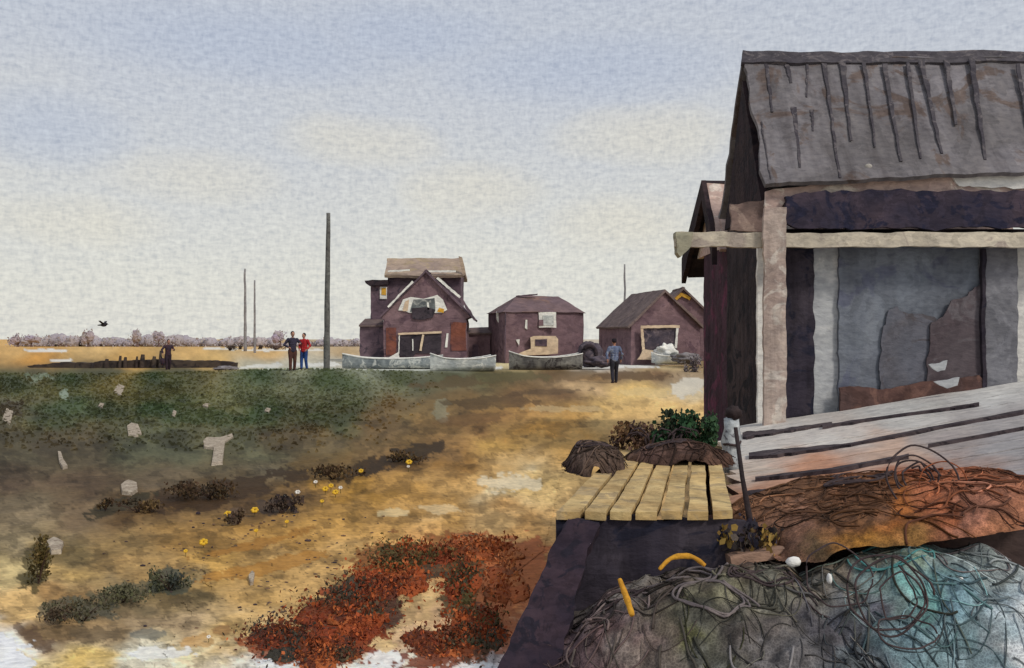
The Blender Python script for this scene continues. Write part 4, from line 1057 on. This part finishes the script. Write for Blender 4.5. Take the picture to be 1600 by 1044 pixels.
def gap_shades():
    m = wash('ramp_gap_shade', C(60, 52, 56), C(84, 74, 76), C(50, 44, 48), 3, 24, amt=.4)  # dark strips laid on the deck as painted shade of the plank gaps
    rt = bpy.data.objects['plank_ramp']; r = random.Random(1)
    for pts, w0, w1 in (([(1160, 683), (1215, 677), (1300, 664)], 9, 2), ([(1285, 669), (1360, 658), (1470, 643), (1530, 634)], 3.5, 2.5), ([(1170, 715), (1260, 706), (1330, 698)], 9, 3),
                        ([(1330, 698), (1450, 674), (1600, 646)], 3.5, 3), ([(1180, 752), (1300, 738), (1420, 716)], 3.5, 3), ([(1168, 778), (1215, 770), (1320, 757)], 9, 2.5), ([(1185, 812), (1290, 800), (1360, 790)], 3.5, 2.5), ([(1450, 700), (1600, 672)], 2, 1.5)):
        P = []
        for i in range(len(pts) - 1):
            for s in range(8): P.append((pts[i][0] + (pts[i + 1][0] - pts[i][0]) * s / 8, pts[i][1] + (pts[i + 1][1] - pts[i][1]) * s / 8))
        P.append(pts[-1]); n = len(P); vs = []
        for i, (x, y) in enumerate(P):
            w = (w0 + (w1 - w0) * i / (n - 1)) * r.uniform(.6, 1.25) * .5; a = on_ramp(x, y + w); b = on_ramp(x, y - w)
            vs += [a - Vector((0, 0, .004)), a + Vector((0, 0, .03)), b + Vector((0, 0, .03)), b - Vector((0, 0, .004))]
        fs = [(3, 2, 1, 0), tuple((n - 1) * 4 + e for e in range(4))]
        for i in range(n - 1):
            for e in range(4): fs.append((i * 4 + e, i * 4 + (e + 1) % 4, i * 4 + 4 + (e + 1) % 4, i * 4 + 4 + e))
        MB().add(vs, fs).build('gap_shade', m, rt)
gap_shades()

# ================================================================ NEAR PLANK PLATFORM
def platform():
    root = empty('plank_platform', (.9, 5.7, 0), 'low yellow plank platform with dark front and sides at the centre right', 'platform')
    m = wash('yellow_planks', C(206, 180, 128), C(188, 158, 108), C(168, 146, 110), 2.2, 22, amt=.5, streak=(5, 1.2, 1), dark=.75)
    zt = .75; yf, yb = 4.93, 7.7
    def L(y): return .246 + (y - yf) * .243
    def R(y): return 1.235 + (y - yf) * .20
    n = 7
    r = random.Random(9)
    for i in range(n):
        u0 = i / n + (.014 if i else 0); u1 = (i + 1) / n - .016
        def X(u, y): return L(y) + (R(y) - L(y)) * u
        patch((X(u0, yf), yf + r.uniform(-.015, .02), zt), (X(u1, yf), yf + r.uniform(-.015, .02), zt + r.uniform(-.004, .004)), (X(u1, yb), yb, zt), (X(u0, yb), yb, zt), 4, 24, .045, .006, 2, .008).build('plank', m, root)
    patch((L(yf) + .04, yf + .03, .10), (R(yf) + .05, yf + .03, .12), (R(yf) + .05, yf + .03, zt - .05), (L(yf) - .01, yf + .03, zt - .05), 26, 4, .05, .015, 5, .03).build('front_board', w_navy, root)  # dark colour paints the shaded front face and the dark under the planks
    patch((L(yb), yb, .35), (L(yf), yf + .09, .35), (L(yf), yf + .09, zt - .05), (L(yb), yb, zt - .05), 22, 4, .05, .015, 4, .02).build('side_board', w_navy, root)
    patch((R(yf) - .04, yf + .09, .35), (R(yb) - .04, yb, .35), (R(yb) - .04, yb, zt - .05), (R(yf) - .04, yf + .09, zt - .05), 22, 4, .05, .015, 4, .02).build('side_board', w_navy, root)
    for x, y in ((L(yf) + .09, yf + .17), (R(yf) - .13, yf + .17), (L(yb) + .1, yb - .12), (R(yb) - .13, yb - .12)):
        MB().box(x - .05, x + .05, y - .05, y + .05, -.05, zt - .06).build('leg', w_brown, root)
    # the dark prop that runs from the corner down to the ground
    a = at(905, 812, 4.9); b = at(812, 1075, 4.25)
    d = (b - a); w = Vector((.14, 0, 0)); t = Vector((0, .1, .02))
    patch(b - w, b + w * 1.05, a + w * .75, a - w * .55, 8, 26, .1, .012, 6, .03).build('prop', wash('tarred_prop', C(46, 38, 48), C(58, 46, 54), C(38, 34, 44), 5, 26, amt=.45), root)
platform()

# ================================================================ NETS AND ROPES
def warmer(L, k, a):
    return [(x, y, r * k * a, g * k, b * k * (2 - a)) for x, y, r, g, b in L]
def mound(name, cx, cy, rx, ry, h, zf, ctrl, label, cat, seed, net=22, group=None, rot=0.0, folds=1.0):
    n1, n2 = 150, 110
    u, v = np.meshgrid(np.linspace(-1, 1, n1), np.linspace(-1, 1, n2)); u = u.ravel(); v = v.ravel()
    X = cx + (u * math.cos(rot) * rx - v * math.sin(rot) * ry); Y = cy + (u * math.sin(rot) * rx + v * math.cos(rot) * ry)
    r = np.sqrt(u * u + v * v) + (fbm(u * 2.2 + seed, v * 2.2, seed, 3) - .5) * .5
    prof = np.clip(1 - r * r, 0, 1) ** .6
    ridg = 1 - np.abs(2 * fbm(X * 3.5 + 3, Y * 3.5, seed + 3, 4) - 1) * 2.2
    ridg2 = 1 - np.abs(2 * fbm(X * 9, Y * 9 + 5, seed + 8, 3) - 1) * 2
    z0 = zf(X, Y)
    zraw = None; z = z0 - .03 + h * prof * (.72 + .38 * fbm(X * 2.4, Y * 2.4, seed, 3)) + (.06 * ridg + .022 * ridg2) * folds * np.clip(prof * 2, 0, 1)
    px = 800 + X / Y * F; py = HZ + (EYE - z) / Y * F
    w1 = fbm(px / 60, py / 50, seed, 4) - .5; w2 = fbm(px / 60, py / 50, seed + 5, 4) - .5
    bl = fbm(px / 30, py / 24, seed + 11, 4, .6)
    c = idw(px + w1 * 150, py + w2 * 120, ctrl, 3.4, 1, 1.1) * (.5 + .8 * fbm(px / 16, py / 14, seed + 2, 4))[:, None] * (1 - .4 * sstep(.5, .54, bl))[:, None]
    idx = np.arange(n1 * n2).reshape(n2, n1)
    f = np.stack([idx[:-1, :-1].ravel(), idx[:-1, 1:].ravel(), idx[1:, 1:].ravel(), idx[1:, :-1].ravel()], 1)
    f = f[(r[f] < 1.02).any(1)]
    used = np.unique(f); rm = -np.ones(len(X), int); rm[used] = np.arange(len(used))
    V = np.stack([X, Y, z], 1)[used]
    m = wash('netting_%s' % cat, None, attr=True, scale=4, grain=42, amt=.5, bump=.6, netting=net * 2.6)
    root = empty(name, (cx, cy, float(zf(np.array([cx]), np.array([cy]))[0])), label, cat, group)
    mesh('net', V, rm[f], m, root, c[used], True)
    grid = {}
    rr = random.Random(seed)
    hx = V[:, 0]; hy = V[:, 1]
    def zq(x, y):
        i = int(np.argmin((hx - x) ** 2 + (hy - y) ** 2)); return float(V[i, 2]), i
    cu = c[used]; sm = MB()
    for q in range(int(230 * min(1.3, (rx * ry) ** .5 / .8))):
        a = rr.uniform(0, 6.28); dd = math.sqrt(rr.random()) * .93; x = cx + math.cos(a) * dd * rx; y = cy + math.sin(a) * dd * ry
        th = rr.uniform(0, 6.28); cv = rr.uniform(-9, 9); st = rr.uniform(.018, .03); pts = []
        L_ = rr.randint(8, 22); rad = rr.choice((.002, .0025, .003, .004, .006)); zz, i0 = zq(x, y)
        kk = rr.choice((.22, .3, .35, .45, .5, .7, .9, 1.3)); cc = cu[i0] * kk
        for e in range(L_):
            zz, i_ = zq(x, y)
            if (hx[i_] - x) ** 2 + (hy[i_] - y) ** 2 > .0012: break
            pts.append(Vector((x, y, zz + rad * .8 + .012 * rr.random()))); x += math.cos(th) * st; y += math.sin(th) * st; th += cv * st + rr.uniform(-.12, .12)
        if len(pts) > 4:
            for _ in range(2): pts = [pts[0]] + [(pts[i - 1] + pts[i] * 2 + pts[i + 1]) / 4 for i in range(1, len(pts) - 1)] + [pts[-1]]
            sm.tube(pts, rad, 5, (float(cc[0]), float(cc[1]), float(cc[2]), 1))
    sm.build('strands', M_leaf, root, True)
    def zat(x, y):
        d = (V[:, 0] - x) ** 2 + (V[:, 1] - y) ** 2; return float(V[np.argmin(d), 2]) if d.min() < .01 else float(zf(np.array([x]), np.array([y]))[0])
    return root, zat
flat = lambda X, Y: np.zeros_like(X)
rz = lambda X, Y: rampz(X, Y)
NC = [(880,870,140,126,124),(960,850,92,82,88),(1060,850,96,82,78),(1160,860,92,78,72),(1260,880,120,100,86),(900,940,118,112,112),(960,920,128,126,122),(1040,910,98,88,86),(1120,920,128,128,108),(1220,920,124,126,116),(1310,930,124,122,118),
      (880,1000,92,78,84),(960,1000,118,98,100),(1060,990,124,116,106),(1110,980,96,98,92),(1200,980,96,92,92),(1300,1000,90,90,98),(900,1040,130,110,116),(1000,1040,156,146,142),(1100,1040,118,122,118),(1220,1040,116,116,120),(1330,1040,112,122,130),(1090,1000,112,116,82)]
g_net, g_z = mound('net_heap', 1.08, 4.48, 1.02, .68, .54, flat, warmer(NC, .94, 1.03), 'big heap of dark grey fishing net in front of the yellow plank platform', 'net', 4, 24)
OC = [(1240,850,150,110,90),(1300,820,130,92,66),(1350,780,124,86,62),(1420,730,150,96,72),(1480,740,168,104,74),(1400,800,176,108,56),(1470,800,176,106,72),(1380,860,178,124,56),(1340,850,150,104,52),(1450,860,150,110,62),(1510,790,172,118,96),(1290,890,112,92,68),(1400,890,128,110,78),(1300,800,110,80,60)]
o_net, o_z = mound('net_heap', 2.2, 5.55, 1.0, 1.0, .15, rz, OC, 'rust-orange fishing net heap lying on the plank ramp', 'net', 9, 24, folds=.6)
TC_ = [(1300,900,118,108,96),(1400,890,142,140,124),(1380,930,122,142,140),(1430,930,120,168,164),(1480,940,112,140,150),(1540,900,160,172,170),(1560,960,150,166,172),(1600,900,214,216,214),(1320,980,104,104,112),(1420,990,104,126,134),(1500,1000,124,152,158),(1590,1000,212,216,218),(1350,1040,110,118,124),(1450,1040,116,140,146),(1550,1040,136,158,166),(1620,1040,220,222,222),(1440,870,112,128,112),(1500,860,140,150,146),(1560,840,170,176,176)]
t_net, t_z = mound('net_heap', 2.2, 4.6, 1.15, .7, .62, flat, warmer(TC_, 1.06, 1.0), 'teal and pale grey fishing net heap in the bottom right corner', 'net', 15, 20, folds=.7)
DC = [(880,700,88,72,66),(920,700,104,86,76),(880,760,78,66,72),(940,720,96,78,66)]
pz = lambda X, Y: np.full_like(X, .755)
d_net, d_z = mound('net_bundle', .62, 6.75, .22, .42, .2, pz, DC, 'small dark net bundle on the left edge of the yellow platform', 'net', 21, 26, folds=.3)
BC = [(960,690,92,72,62),(1000,680,104,80,64),(1050,700,84,66,58),(1100,700,104,78,66),(1040,725,104,80,72)]
b_net, b_z = mound('net_bundle', 1.32, 7.05, .42, .32, .16, pz, BC, 'brown net bundle along the back of the yellow platform under the green bush', 'net', 25, 26, folds=.4)

def ring_pts(c, rx, rz_, tilt, n=40, turns=1.0, drift=0.0, seed=0, wob=.03):
    out = []
    for i in range(int(n * turns) + 1):
        a = 2 * math.pi * i / n; k = 1 - drift * i / n
        x = math.cos(a) * rx * k; z = math.sin(a) * rz_ * k
        w = mnoise.noise_vector(Vector((math.cos(a) * 1.2, math.sin(a) * 1.2, seed + i * .02))) * wob
        out.append(Vector((c[0] + x + w.x, c[1] + z * math.sin(tilt) + w.y * .5, c[2] + z * math.cos(tilt) + w.z)))
    return out
m_rope_dark = wash('dark_rope', C(62, 52, 54), C(78, 66, 66), None, 8, 60)
m_rope_grey = wash('grey_rope', C(120, 110, 108), C(96, 88, 90), None, 8, 60)
m_rope_yel = wash('yellow_rope', C(206, 152, 52), C(186, 132, 46), None, 8, 60)
m_rope_teal = wash('teal_rope', C(70, 120, 120), C(90, 140, 138), None, 8, 60)
m_rope_rust = wash('rust_rope', C(150, 84, 52), C(120, 70, 52), None, 8, 60)
def hoop(px, py, Y, rx, ry, tilt, rad, mat, label, name='wire_hoop', turns=1.0, drift=0., seed=0, cat='hoop', group='thin wire hoops among the nets'):
    k = Y / F; c = at(px, py, Y)
    o = MB().tube(ring_pts(c, rx * k, ry * k, tilt, 44, turns, drift, seed), rad, 6, cap=turns != 1).build(name, mat, None, True, origin=c)
    return tag(o, label, cat, group)
hoop(1440, 750, 5.2, 56, 56, .35, .006, m_rope_dark, 'dark hoop standing upright on the rust-orange net', seed=1)
hoop(1478, 768, 5.22, 44, 46, .35, .004, m_rope_rust, 'rusty brown hoop just right of the dark upright hoop', seed=2)
hoop(1432, 746, 5.3, 40, 36, .5, .006, m_rope_dark, 'dark tangled rope coil inside the upright hoop on the orange net', 'rope_coil', 3.3, .17, 3, 'rope', 'rope coils on the nets')
hoop(1390, 930, 4.02, 66, 64, .4, .005, m_rope_dark, 'thin dark double hoop on the teal net', turns=2.2, drift=.1, seed=4)
hoop(1402, 934, 4.0, 30, 34, .4, .004, m_rope_dark, 'small dark inner hoop within the double hoop on the teal net', seed=5)
hoop(1420, 990, 3.9, 46, 30, .9, .004, m_rope_dark, 'thin slanting oval hoop at the bottom of the teal net', seed=6)
hoop(1310, 900, 4.2, 52, 48, .5, .004, m_rope_dark, 'thin dark hoop between the grey and teal nets', turns=1.0, seed=8)

def rope(name, pts, Y0, rad, mat, label, group=None, zf=None, cat='rope', off=.01):
    """rope laid over a heap: sight-line points with distances, smoothed"""
    P = [at(x, y, Yq) for x, y, Yq in pts]
    out = []
    for i in range(len(P) - 1):
        p0 = P[max(i - 1, 0)]; p1 = P[i]; p2 = P[i + 1]; p3 = P[min(i + 2, len(P) - 1)]
        for s in range(8):
            t = s / 8
            out.append(.5 * ((2 * p1) + (p2 - p0) * t + (2 * p0 - 5 * p1 + 4 * p2 - p3) * t * t + (3 * p1 - p0 - 3 * p2 + p3) * t ** 3))
    out.append(P[-1])
    n = len(out)
    o = MB().tube(out, [rad * (1 + .25 * mnoise.noise(Vector((i * .4, Y0, 0)))) * (1 - .35 * abs(2 * i / n - 1)) for i in range(n)], 7).build(name, mat, None, True, origin=P[0])
    return tag(o, label, cat, group)
rope('rope', [(968, 905, 4.06), (978, 932, 4.0), (988, 962, 3.93)], 4.2, .016, m_rope_yel, 'short upright yellow rope end on the grey net heap', 'yellow ropes on the grey net')
rope('rope', [(1030, 890, 4.3), (1050, 872, 4.32), (1080, 870, 4.32), (1102, 884, 4.3)], 4.5, .014, m_rope_yel, 'arched yellow rope at the top of the grey net heap', 'yellow ropes on the grey net')
# rope strands coiled over the grey heap
rr_ = random.Random(12)
def surface_coil(cx, cy, r0, n, zat, mat, label, rad, name='rope_coil', seed=0, sq=.7, drift=.05, group='rope coils on the nets', amp=.05):
    pts = []
    for i in range(int(36 * n) + 1):
        a = 2 * math.pi * i / 36; k = r0 * (1 - drift * i / 36)
        w = mnoise.noise_vector(Vector((math.cos(a), math.sin(a), seed + i * .015))) * amp
        x = cx + math.cos(a) * k + w.x; y = cy + math.sin(a) * k * sq + w.y
        pts.append(Vector((x, y, zat(x, y) + rad * 1.1)))
    for _ in range(2):
        pts = [pts[0]] + [(pts[i - 1] + pts[i] * 2 + pts[i + 1]) / 4 for i in range(1, len(pts) - 1)] + [pts[-1]]
    rad *= .65
    o = MB().tube(pts, rad, 6).build(name, mat, None, True, origin=pts[0]); return tag(o, label, 'rope', group)
surface_coil(.88, 4.62, .22, 3.2, g_z, m_rope_grey, 'loose grey rope coil high on the grey net heap below the arched yellow rope', .011, seed=1, drift=.12)
surface_coil(.52, 4.55, .17, 2.4, g_z, m_rope_dark, 'dark rope coil on the left shoulder of the grey net heap', .010, seed=2, drift=.15)
surface_coil(1.25, 4.5, .2, 2.6, g_z, m_rope_dark, 'dark rope coil on the right shoulder of the grey net heap', .009, seed=3, drift=.14)
surface_coil(.95, 4.25, .2, 2.2, g_z, m_rope_grey, 'grey rope loop near the bottom edge of the grey net heap', .010, seed=4, drift=.12)
surface_coil(1.55, 4.4, .2, 2.0, g_z, m_rope_dark, 'dark thin rope loop where the grey net meets the teal net', .006, seed=5, drift=.1)
surface_coil(1.95, 4.55, .24, 2.4, t_z, m_rope_teal, 'teal rope coil in the middle of the teal net heap', .008, seed=6, drift=.12)
surface_coil(2.3, 4.5, .2, 1.6, t_z, m_rope_grey, 'pale grey rope loop on the right side of the teal net heap', .006, seed=7, drift=.1)
surface_coil(2.2, 5.75, .22, 2.8, o_z, m_rope_dark, 'dark rope coil on the near left side of the rust-orange net', .014, seed=8, drift=.14)
surface_coil(2.62, 5.8, .16, 2.2, o_z, m_rope_rust, 'rust-brown rope coil at the near right of the orange net', .013, seed=9, drift=.16)
surface_coil(2.45, 6.2, .25, 2.0, o_z, m_rope_dark, 'dark rope loop on the far side of the orange net', .011, seed=10, drift=.14)
surface_coil(.6, 6.7, .14, 2.0, d_z, m_rope_dark, 'dark rope loop on the small net bundle at the platform edge', .012, seed=11, drift=.12)
surface_coil(1.2, 7.0, .18, 2.2, b_z, m_rope_dark, 'dark rope loop in the brown net bundle under the green bush', .012, seed=12, drift=.12)
c = at(1470, 940, 4.3)
tag(MB().ball(c, (.035, .03, .026), 14, 10, None, .2).build('float', wash('blue_float_paint', C(40, 66, 156), C(52, 80, 160), None, 8, 60), None, True, origin=c), 'small bright blue net float on the right of the teal net', 'float')
for (px, py, w, h, Y, lb) in ((1165, 1013, 12, 5, 4.1, 'white net float at the bottom edge of the grey net heap'), (1296, 905, 4, 9, 4.4, 'small upright white float between grey and teal nets'),
                              (1497, 905, 10, 5, 4.35, 'pale float lying on the upper right of the teal net'), (1240, 878, 12, 8, 4.55, 'off-white float at the top right of the grey net heap')):
    c = at(px, py, Y); k = Y / F
    tag(MB().ball(c, (w * k, .02, h * k), 12, 8, None, .3, px).build('float', w_paper, None, True, origin=c), lb, 'float', 'pale floats on the nets')

# green bush behind the platform
scrub('green_bush', 1068, 712, 96, 66, 2600, [(46, 74, 50), (58, 84, 58), (70, 92, 62), (50, 58, 44), (40, 52, 42)], 'dark green bush growing behind the yellow platform by the shed corner', 'bush', Yo=7.6, sz=(3, 9))
scrub('dry_bush', 1000, 712, 90, 50, 900, [(96, 74, 60), (80, 62, 54), (120, 92, 66)], 'brown dry twiggy bush left of the green bush', 'bush', Yo=7.7, sz=(3, 8))
def twigs():
    r = random.Random(3); base = at(1040, 705, 7.5); mb = MB()
    for i in range(9):
        s = r.choice((-1, 1)); h = r.uniform(.12, .24)
        p = base + Vector((r.uniform(-.15, .12), r.uniform(-.05, .05), 0))
        mb.tube([p, p + Vector((s * .03, 0, h * .7)), p + Vector((s * .09, 0, h)), p + Vector((s * .16, 0, h * .9)), p + Vector((s * .19, 0, h * .65))], [.011, .01, .009, .007, .004], 6)
    tag(mb.build('bramble', m_rope_dark, None, True, origin=base), 'dark arching bramble stems between the dry bush and the green bush', 'bramble')
twigs()
# tuft and iron rod at the corner of the ramp
scrub('dry_tuft', 1178, 868, 110, 62, 260, [(150, 122, 66), (112, 92, 62), (74, 66, 62), (60, 56, 66)], 'ochre dry tuft growing at the foot of the leaning iron rod', 'plant', Yo=4.95, sz=(5, 16))
def rod():
    a = at(1180, 872, 4.98); b = at(1150, 668, 5.25)
    root = empty('iron_rod', a, 'thin dark iron rod leaning at the corner of ramp and platform', 'rod')
    MB().tube([a, a.lerp(b, .3), a.lerp(b, .6), b], [.016, .019, .014, .012], 8).wobble(.008, 6).build('shaft', m_iron, root, True)
    for dx, dz in ((-.10, .13), (-.06, .17), (.09, .15), (.14, .11)):
        MB().tube([a + Vector((0, 0, -.02)), a + Vector((dx * .5, 0, dz * .7)), a + Vector((dx, 0, dz))], [.016, .012, .008], 6).build('prong', m_iron, root, True)
rod()
def bollard():
    Y = 8.1; b = at(1143, 736, Y); k = Y / F
    root = empty('mooring_post', b, 'short whitewashed grey mooring post at the left edge of the ramp', 'post')
    pts = [at(1143 + x, y, Y) for x, y in ((0, 738), (2, 715), (-1, 690), (1, 668), (-1, 652))]
    MB().tube(pts, [14 * k, 13 * k, 15 * k, 13 * k, 11 * k], 14).wobble(.02, 7).build('shaft', wash('peeling_whitewash', C(186, 192, 194), C(150, 156, 162), C(112, 112, 118), 3.5, 30, amt=.55), root, True)
    MB().ball(pts[-1] + Vector((.02, -.02, .04)), (13 * k, 13 * k, 11 * k), 14, 10, None, .3).build('cap', m_iron, root, True)
    MB().tube(ring_pts(pts[2], 16 * k, 16 * k, 1.4, 24), .012, 6).build('rope_band', m_rope_dark, root, True)
bollard()

# ================================================================ RUST-RED WRACK AND PLANTS ON THE SAND
RED = [(158, 80, 44), (132, 64, 40), (174, 98, 56), (100, 56, 42), (84, 72, 56), (66, 62, 54), (120, 66, 42)]
RED2 = [(172, 96, 54), (156, 84, 48), (186, 116, 70), (132, 80, 52)]
GRN = [(92, 82, 50), (84, 70, 46), (70, 68, 52), (108, 84, 52)]
def wrack(px, py, w, h, n, cols, label, flatk=.35):
    """low mat of sea-wrack: a lumpy base with many small fronds"""
    X, Y = gpt(px, py); k = Y / F; r = random.Random(int(px * 3 + py)); W = w * k * .5; D = h * k * .5 * Y / EYE * .92; H = .05 + .03 * r.random()
    root = empty('seaweed_clump', (X, Y, 0), label, 'seaweed', 'rust-red seaweed clumps on the sand')
    cl = [(r.uniform(-.8, .8), r.uniform(-.8, .8), r.uniform(.22, .5), r.choice(cols)) for _ in range(12)]
    base = MB()
    for i, (a, b, s, c) in enumerate(cl):
        base.ball((X + a * W * .8, Y + b * D * .8, .0), (W * s, D * s, H * .28), 16, 6, C(*c), .6, i + px)
    base.build('mat', M_leaf, root, True)
    def smp(q):
        c = q.choice(cl); smp.c = c[3]; rr = c[2] * 1.1
        return Vector((X + (c[0] * .9 + q.gauss(0, rr * .75)) * W, Y + (c[1] * .9 + q.gauss(0, rr * .75)) * D, q.uniform(0, H)))
    vs, fs, cs = leafmesh(n, smp, lambda q, p: q.uniform(2.5, 8) * k, lambda q, p: jit(q, C(*smp.c), .35), int(px + py), .15, (.3, .9))
    mesh('fronds', vs, fs, M_leaf, root, cs); return root
for a in ((450, 1005, 110, 50, 700, RED, 'small seaweed clump at the bottom left end of the rusty trail'),
          (520, 1020, 90, 40, 600, RED, 'dark red seaweed clump at the very bottom, near the trail end'),
          (540, 965, 130, 60, 1000, RED, 'rust-red seaweed clump with a dark centre, middle of the trail'),
          (600, 915, 120, 50, 900, RED, 'bright rust seaweed clump where the trail bends upward'),
          (665, 872, 120, 40, 900, RED + GRN, 'greenish brown seaweed clump at the crest of the trail'),
          (760, 862, 110, 30, 380, RED2, 'orange seaweed clump at the top right of the trail by the dark prop'),
          (790, 905, 70, 60, 240, RED2, 'orange seaweed patch against the upper part of the dark prop'),
          (725, 920, 50, 70, 600, GRN + RED[:2], 'olive seaweed clump forming the inner branch of the trail'),
          (735, 985, 90, 60, 800, RED + GRN, 'dark red and olive seaweed clump at the foot of the inner branch'),
          (680, 1005, 90, 40, 500, RED, 'small rust seaweed clump between the two branches at the bottom')):
    wrack(a[0], a[1], a[2] * 1.25, a[3] * 1.3, int(a[4] * 1.9), a[5], a[6])

# scrub strips and dark plants in the field
BR = [(88, 70, 48), (74, 58, 42), (104, 84, 56), (66, 58, 46)]
for (px, py, w, h, n, cols, lb) in (
        (330, 778, 130, 26, 900, BR, 'long dark brown scrub patch in the middle of the field'),
        (215, 800, 80, 18, 450, BR, 'dark olive scrub left of the long brown patch'),
        (520, 748, 90, 18, 500, BR, 'brown scrub patch right of centre beside the yellow flowers'),
        (165, 796, 26, 16, 180, BR, 'small round dark scrub at the left end of the brown patches'),
        (640, 722, 70, 14, 350, BR, 'thin dark scrub at the edge of the sandy track'),
        (440, 800, 60, 22, 420, [(58, 50, 50), (74, 62, 54), (48, 44, 48)], 'nearly black low plant below the brown scrub with pale flowers'),
        (372, 818, 40, 20, 300, [(96, 80, 62), (84, 70, 60)], 'grey-brown low plant with a yellow flower at its foot'),
        (60, 912, 46, 72, 700, [(88, 76, 44), (74, 66, 42), (100, 86, 52)], 'olive-brown leafy plant at the left edge of the sand'),
        (265, 922, 66, 34, 600, [(74, 78, 66), (62, 66, 58), (88, 88, 66)], 'grey-green low plant on the foreground sand'),
        (130, 970, 110, 34, 800, [(84, 80, 62), (72, 60, 48), (100, 88, 66)], 'wide dark low plant at the lower left'),
        (190, 940, 110, 22, 600, [(96, 94, 72), (84, 82, 60)], 'pale olive straggling plant between the two low dark plants')):
    scrub('low_scrub', px, py, w, h, n, cols, lb, 'plant', 'low scrub plants on the field', sz=(2, 6))

# yellow flowers
def flower(px, py, s, label, col=(226, 182, 58)):
    X, Y = gpt(px, py); k = Y / F; root = empty('flower', (X, Y, 0), label, 'flower', 'small flowers in the sand'); h = 9 * k
    MB().tube([(X, Y, 0), (X + .3 * k, Y, h)], [.6 * k, .4 * k], 5).build('stem', wash('flower_stem', C(104, 96, 52), None, None, 8, 50), root)
    mt = wash('petal_%d' % col[0], C(*col), C(*[int(v * .92) for v in col]), None, 10, 60, amt=.2)
    mb = MB()
    for i in range(6):
        a = i * 1.047 + px; mb.ball((X + math.cos(a) * s * k * .5, Y + math.sin(a) * s * k * .3, h + math.sin(a) * s * k * .35), (s * k * .42, s * k * .3, s * k * .32), 8, 6)
    mb.build('petals', mt, root, True)
YF = [(356, 812, 7, 'yellow flower at the foot of the grey-brown low plant'), (398, 806, 7, 'yellow flower left of the nearly black plant'), (318, 856, 8, 'larger yellow flower lowest of the yellow ones'),
      (448, 824, 4, 'small yellow flower below the nearly black plant'), (508, 773, 6, 'yellow flower left in the tight yellow group'), (517, 768, 5, 'yellow flower highest in the tight yellow group'),
      (524, 778, 6, 'yellow flower lowest in the tight yellow group'), (503, 792, 4, 'small yellow flower just under the tight yellow group'), (564, 745, 5, 'yellow flower beside the brown scrub near the track'),
      (639, 731, 6, 'yellow flower by the thin scrub at the track edge'), (400, 838, 4, 'tiny yellow flower on the ochre sand band'), (290, 870, 4, 'tiny yellow flower left of the larger one')]
for a in YF: flower(*a)
WF = [(532, 771, 4, 'white flower right of the tight yellow group'), (493, 762, 4, 'white flower left above the tight yellow group'), (638, 738, 3, 'white flower under the yellow one at the track edge'),
      (446, 786, 5, 'white flower on top of the nearly black plant'), (465, 778, 5, 'white flower right of the nearly black plant top'), (326, 1004, 4, 'white flower on the bottom sand')]
for a in WF: flower(*a, col=(228, 222, 212))

# pale stones
def stone(pts, label, hgt=.035):
    cx = sum(p[0] for p in pts) / len(pts); cy = sum(p[1] for p in pts) / len(pts)
    X, Y = gpt(cx, cy); q = [gpt(*p) for p in densify(pts, 5)]
    n = len(q); z = bz(X, Y)
    top = [(X + (a - X) * .93, Y + (b - Y) * .93, z + hgt + .012 * mnoise.noise(Vector((a * 4, b * 4, 0)))) for a, b in q]; bot = [(a, b, z - .03) for a, b in q]
    o = MB().add(bot + top + [(X, Y, z + hgt * 1.3)], [(i, (i + 1) % n, (i + 1) % n + n, i + n) for i in range(n)] + [(i + n, (i + 1) % n + n, 2 * n) for i in range(n)])
    tag(o.build('stone', wash('pale_stone', C(186, 172, 152), C(160, 146, 128), C(140, 124, 108), 9, 40, amt=.3), None, origin=(X, Y, z)), label, 'stone', 'pale flat stones in the field')
stone([(198, 668), (205, 663), (216, 665), (222, 680), (214, 684), (200, 682)], 'small squarish pale stone high in the left field')
stone([(316, 690), (322, 684), (345, 684), (364, 678), (366, 683), (352, 692), (348, 726), (330, 728), (334, 702), (318, 700)], 'largest ragged pale stone slab in the left field')
stone([(90, 706), (95, 707), (99, 720), (106, 731), (98, 734), (92, 722)], 'thin pale stone sliver near the left edge')
stone([(188, 760), (200, 752), (214, 757), (216, 768), (206, 774), (190, 772)], 'rounded grey-pink stone beside the dark scrub')
stone([(72, 850), (84, 842), (100, 850), (96, 864), (80, 866)], 'pale greenish round stone by the leafy plant')
stone([(388, 906), (394, 897), (398, 902), (396, 914), (391, 916)], 'tiny pale stone in the middle of the pebbles')
for i, (px, py) in enumerate(((158, 634), (186, 610), (272, 648), (322, 634), (418, 642), (12, 652))):
    w = (5, 9, 4, 6, 5, 9)[i]; h = (4, 10, 6, 3, 4, 14)[i]
    where = ('small pale fleck of stone right of the grey-green patch', 'slanting pale grey stone chip high on the green field', 'tiny upright stone chip in the middle of the green field', 'thin slanting stone chip right of the tiny upright one',
             'small pale stone chip on the right of the green field', 'ragged pale stone at the left frame edge on the field')[i]
    stone([(px - w, py + h * .3), (px - w * .2, py - h), (px + w, py - h * .6), (px + w * .4, py + h)], where)
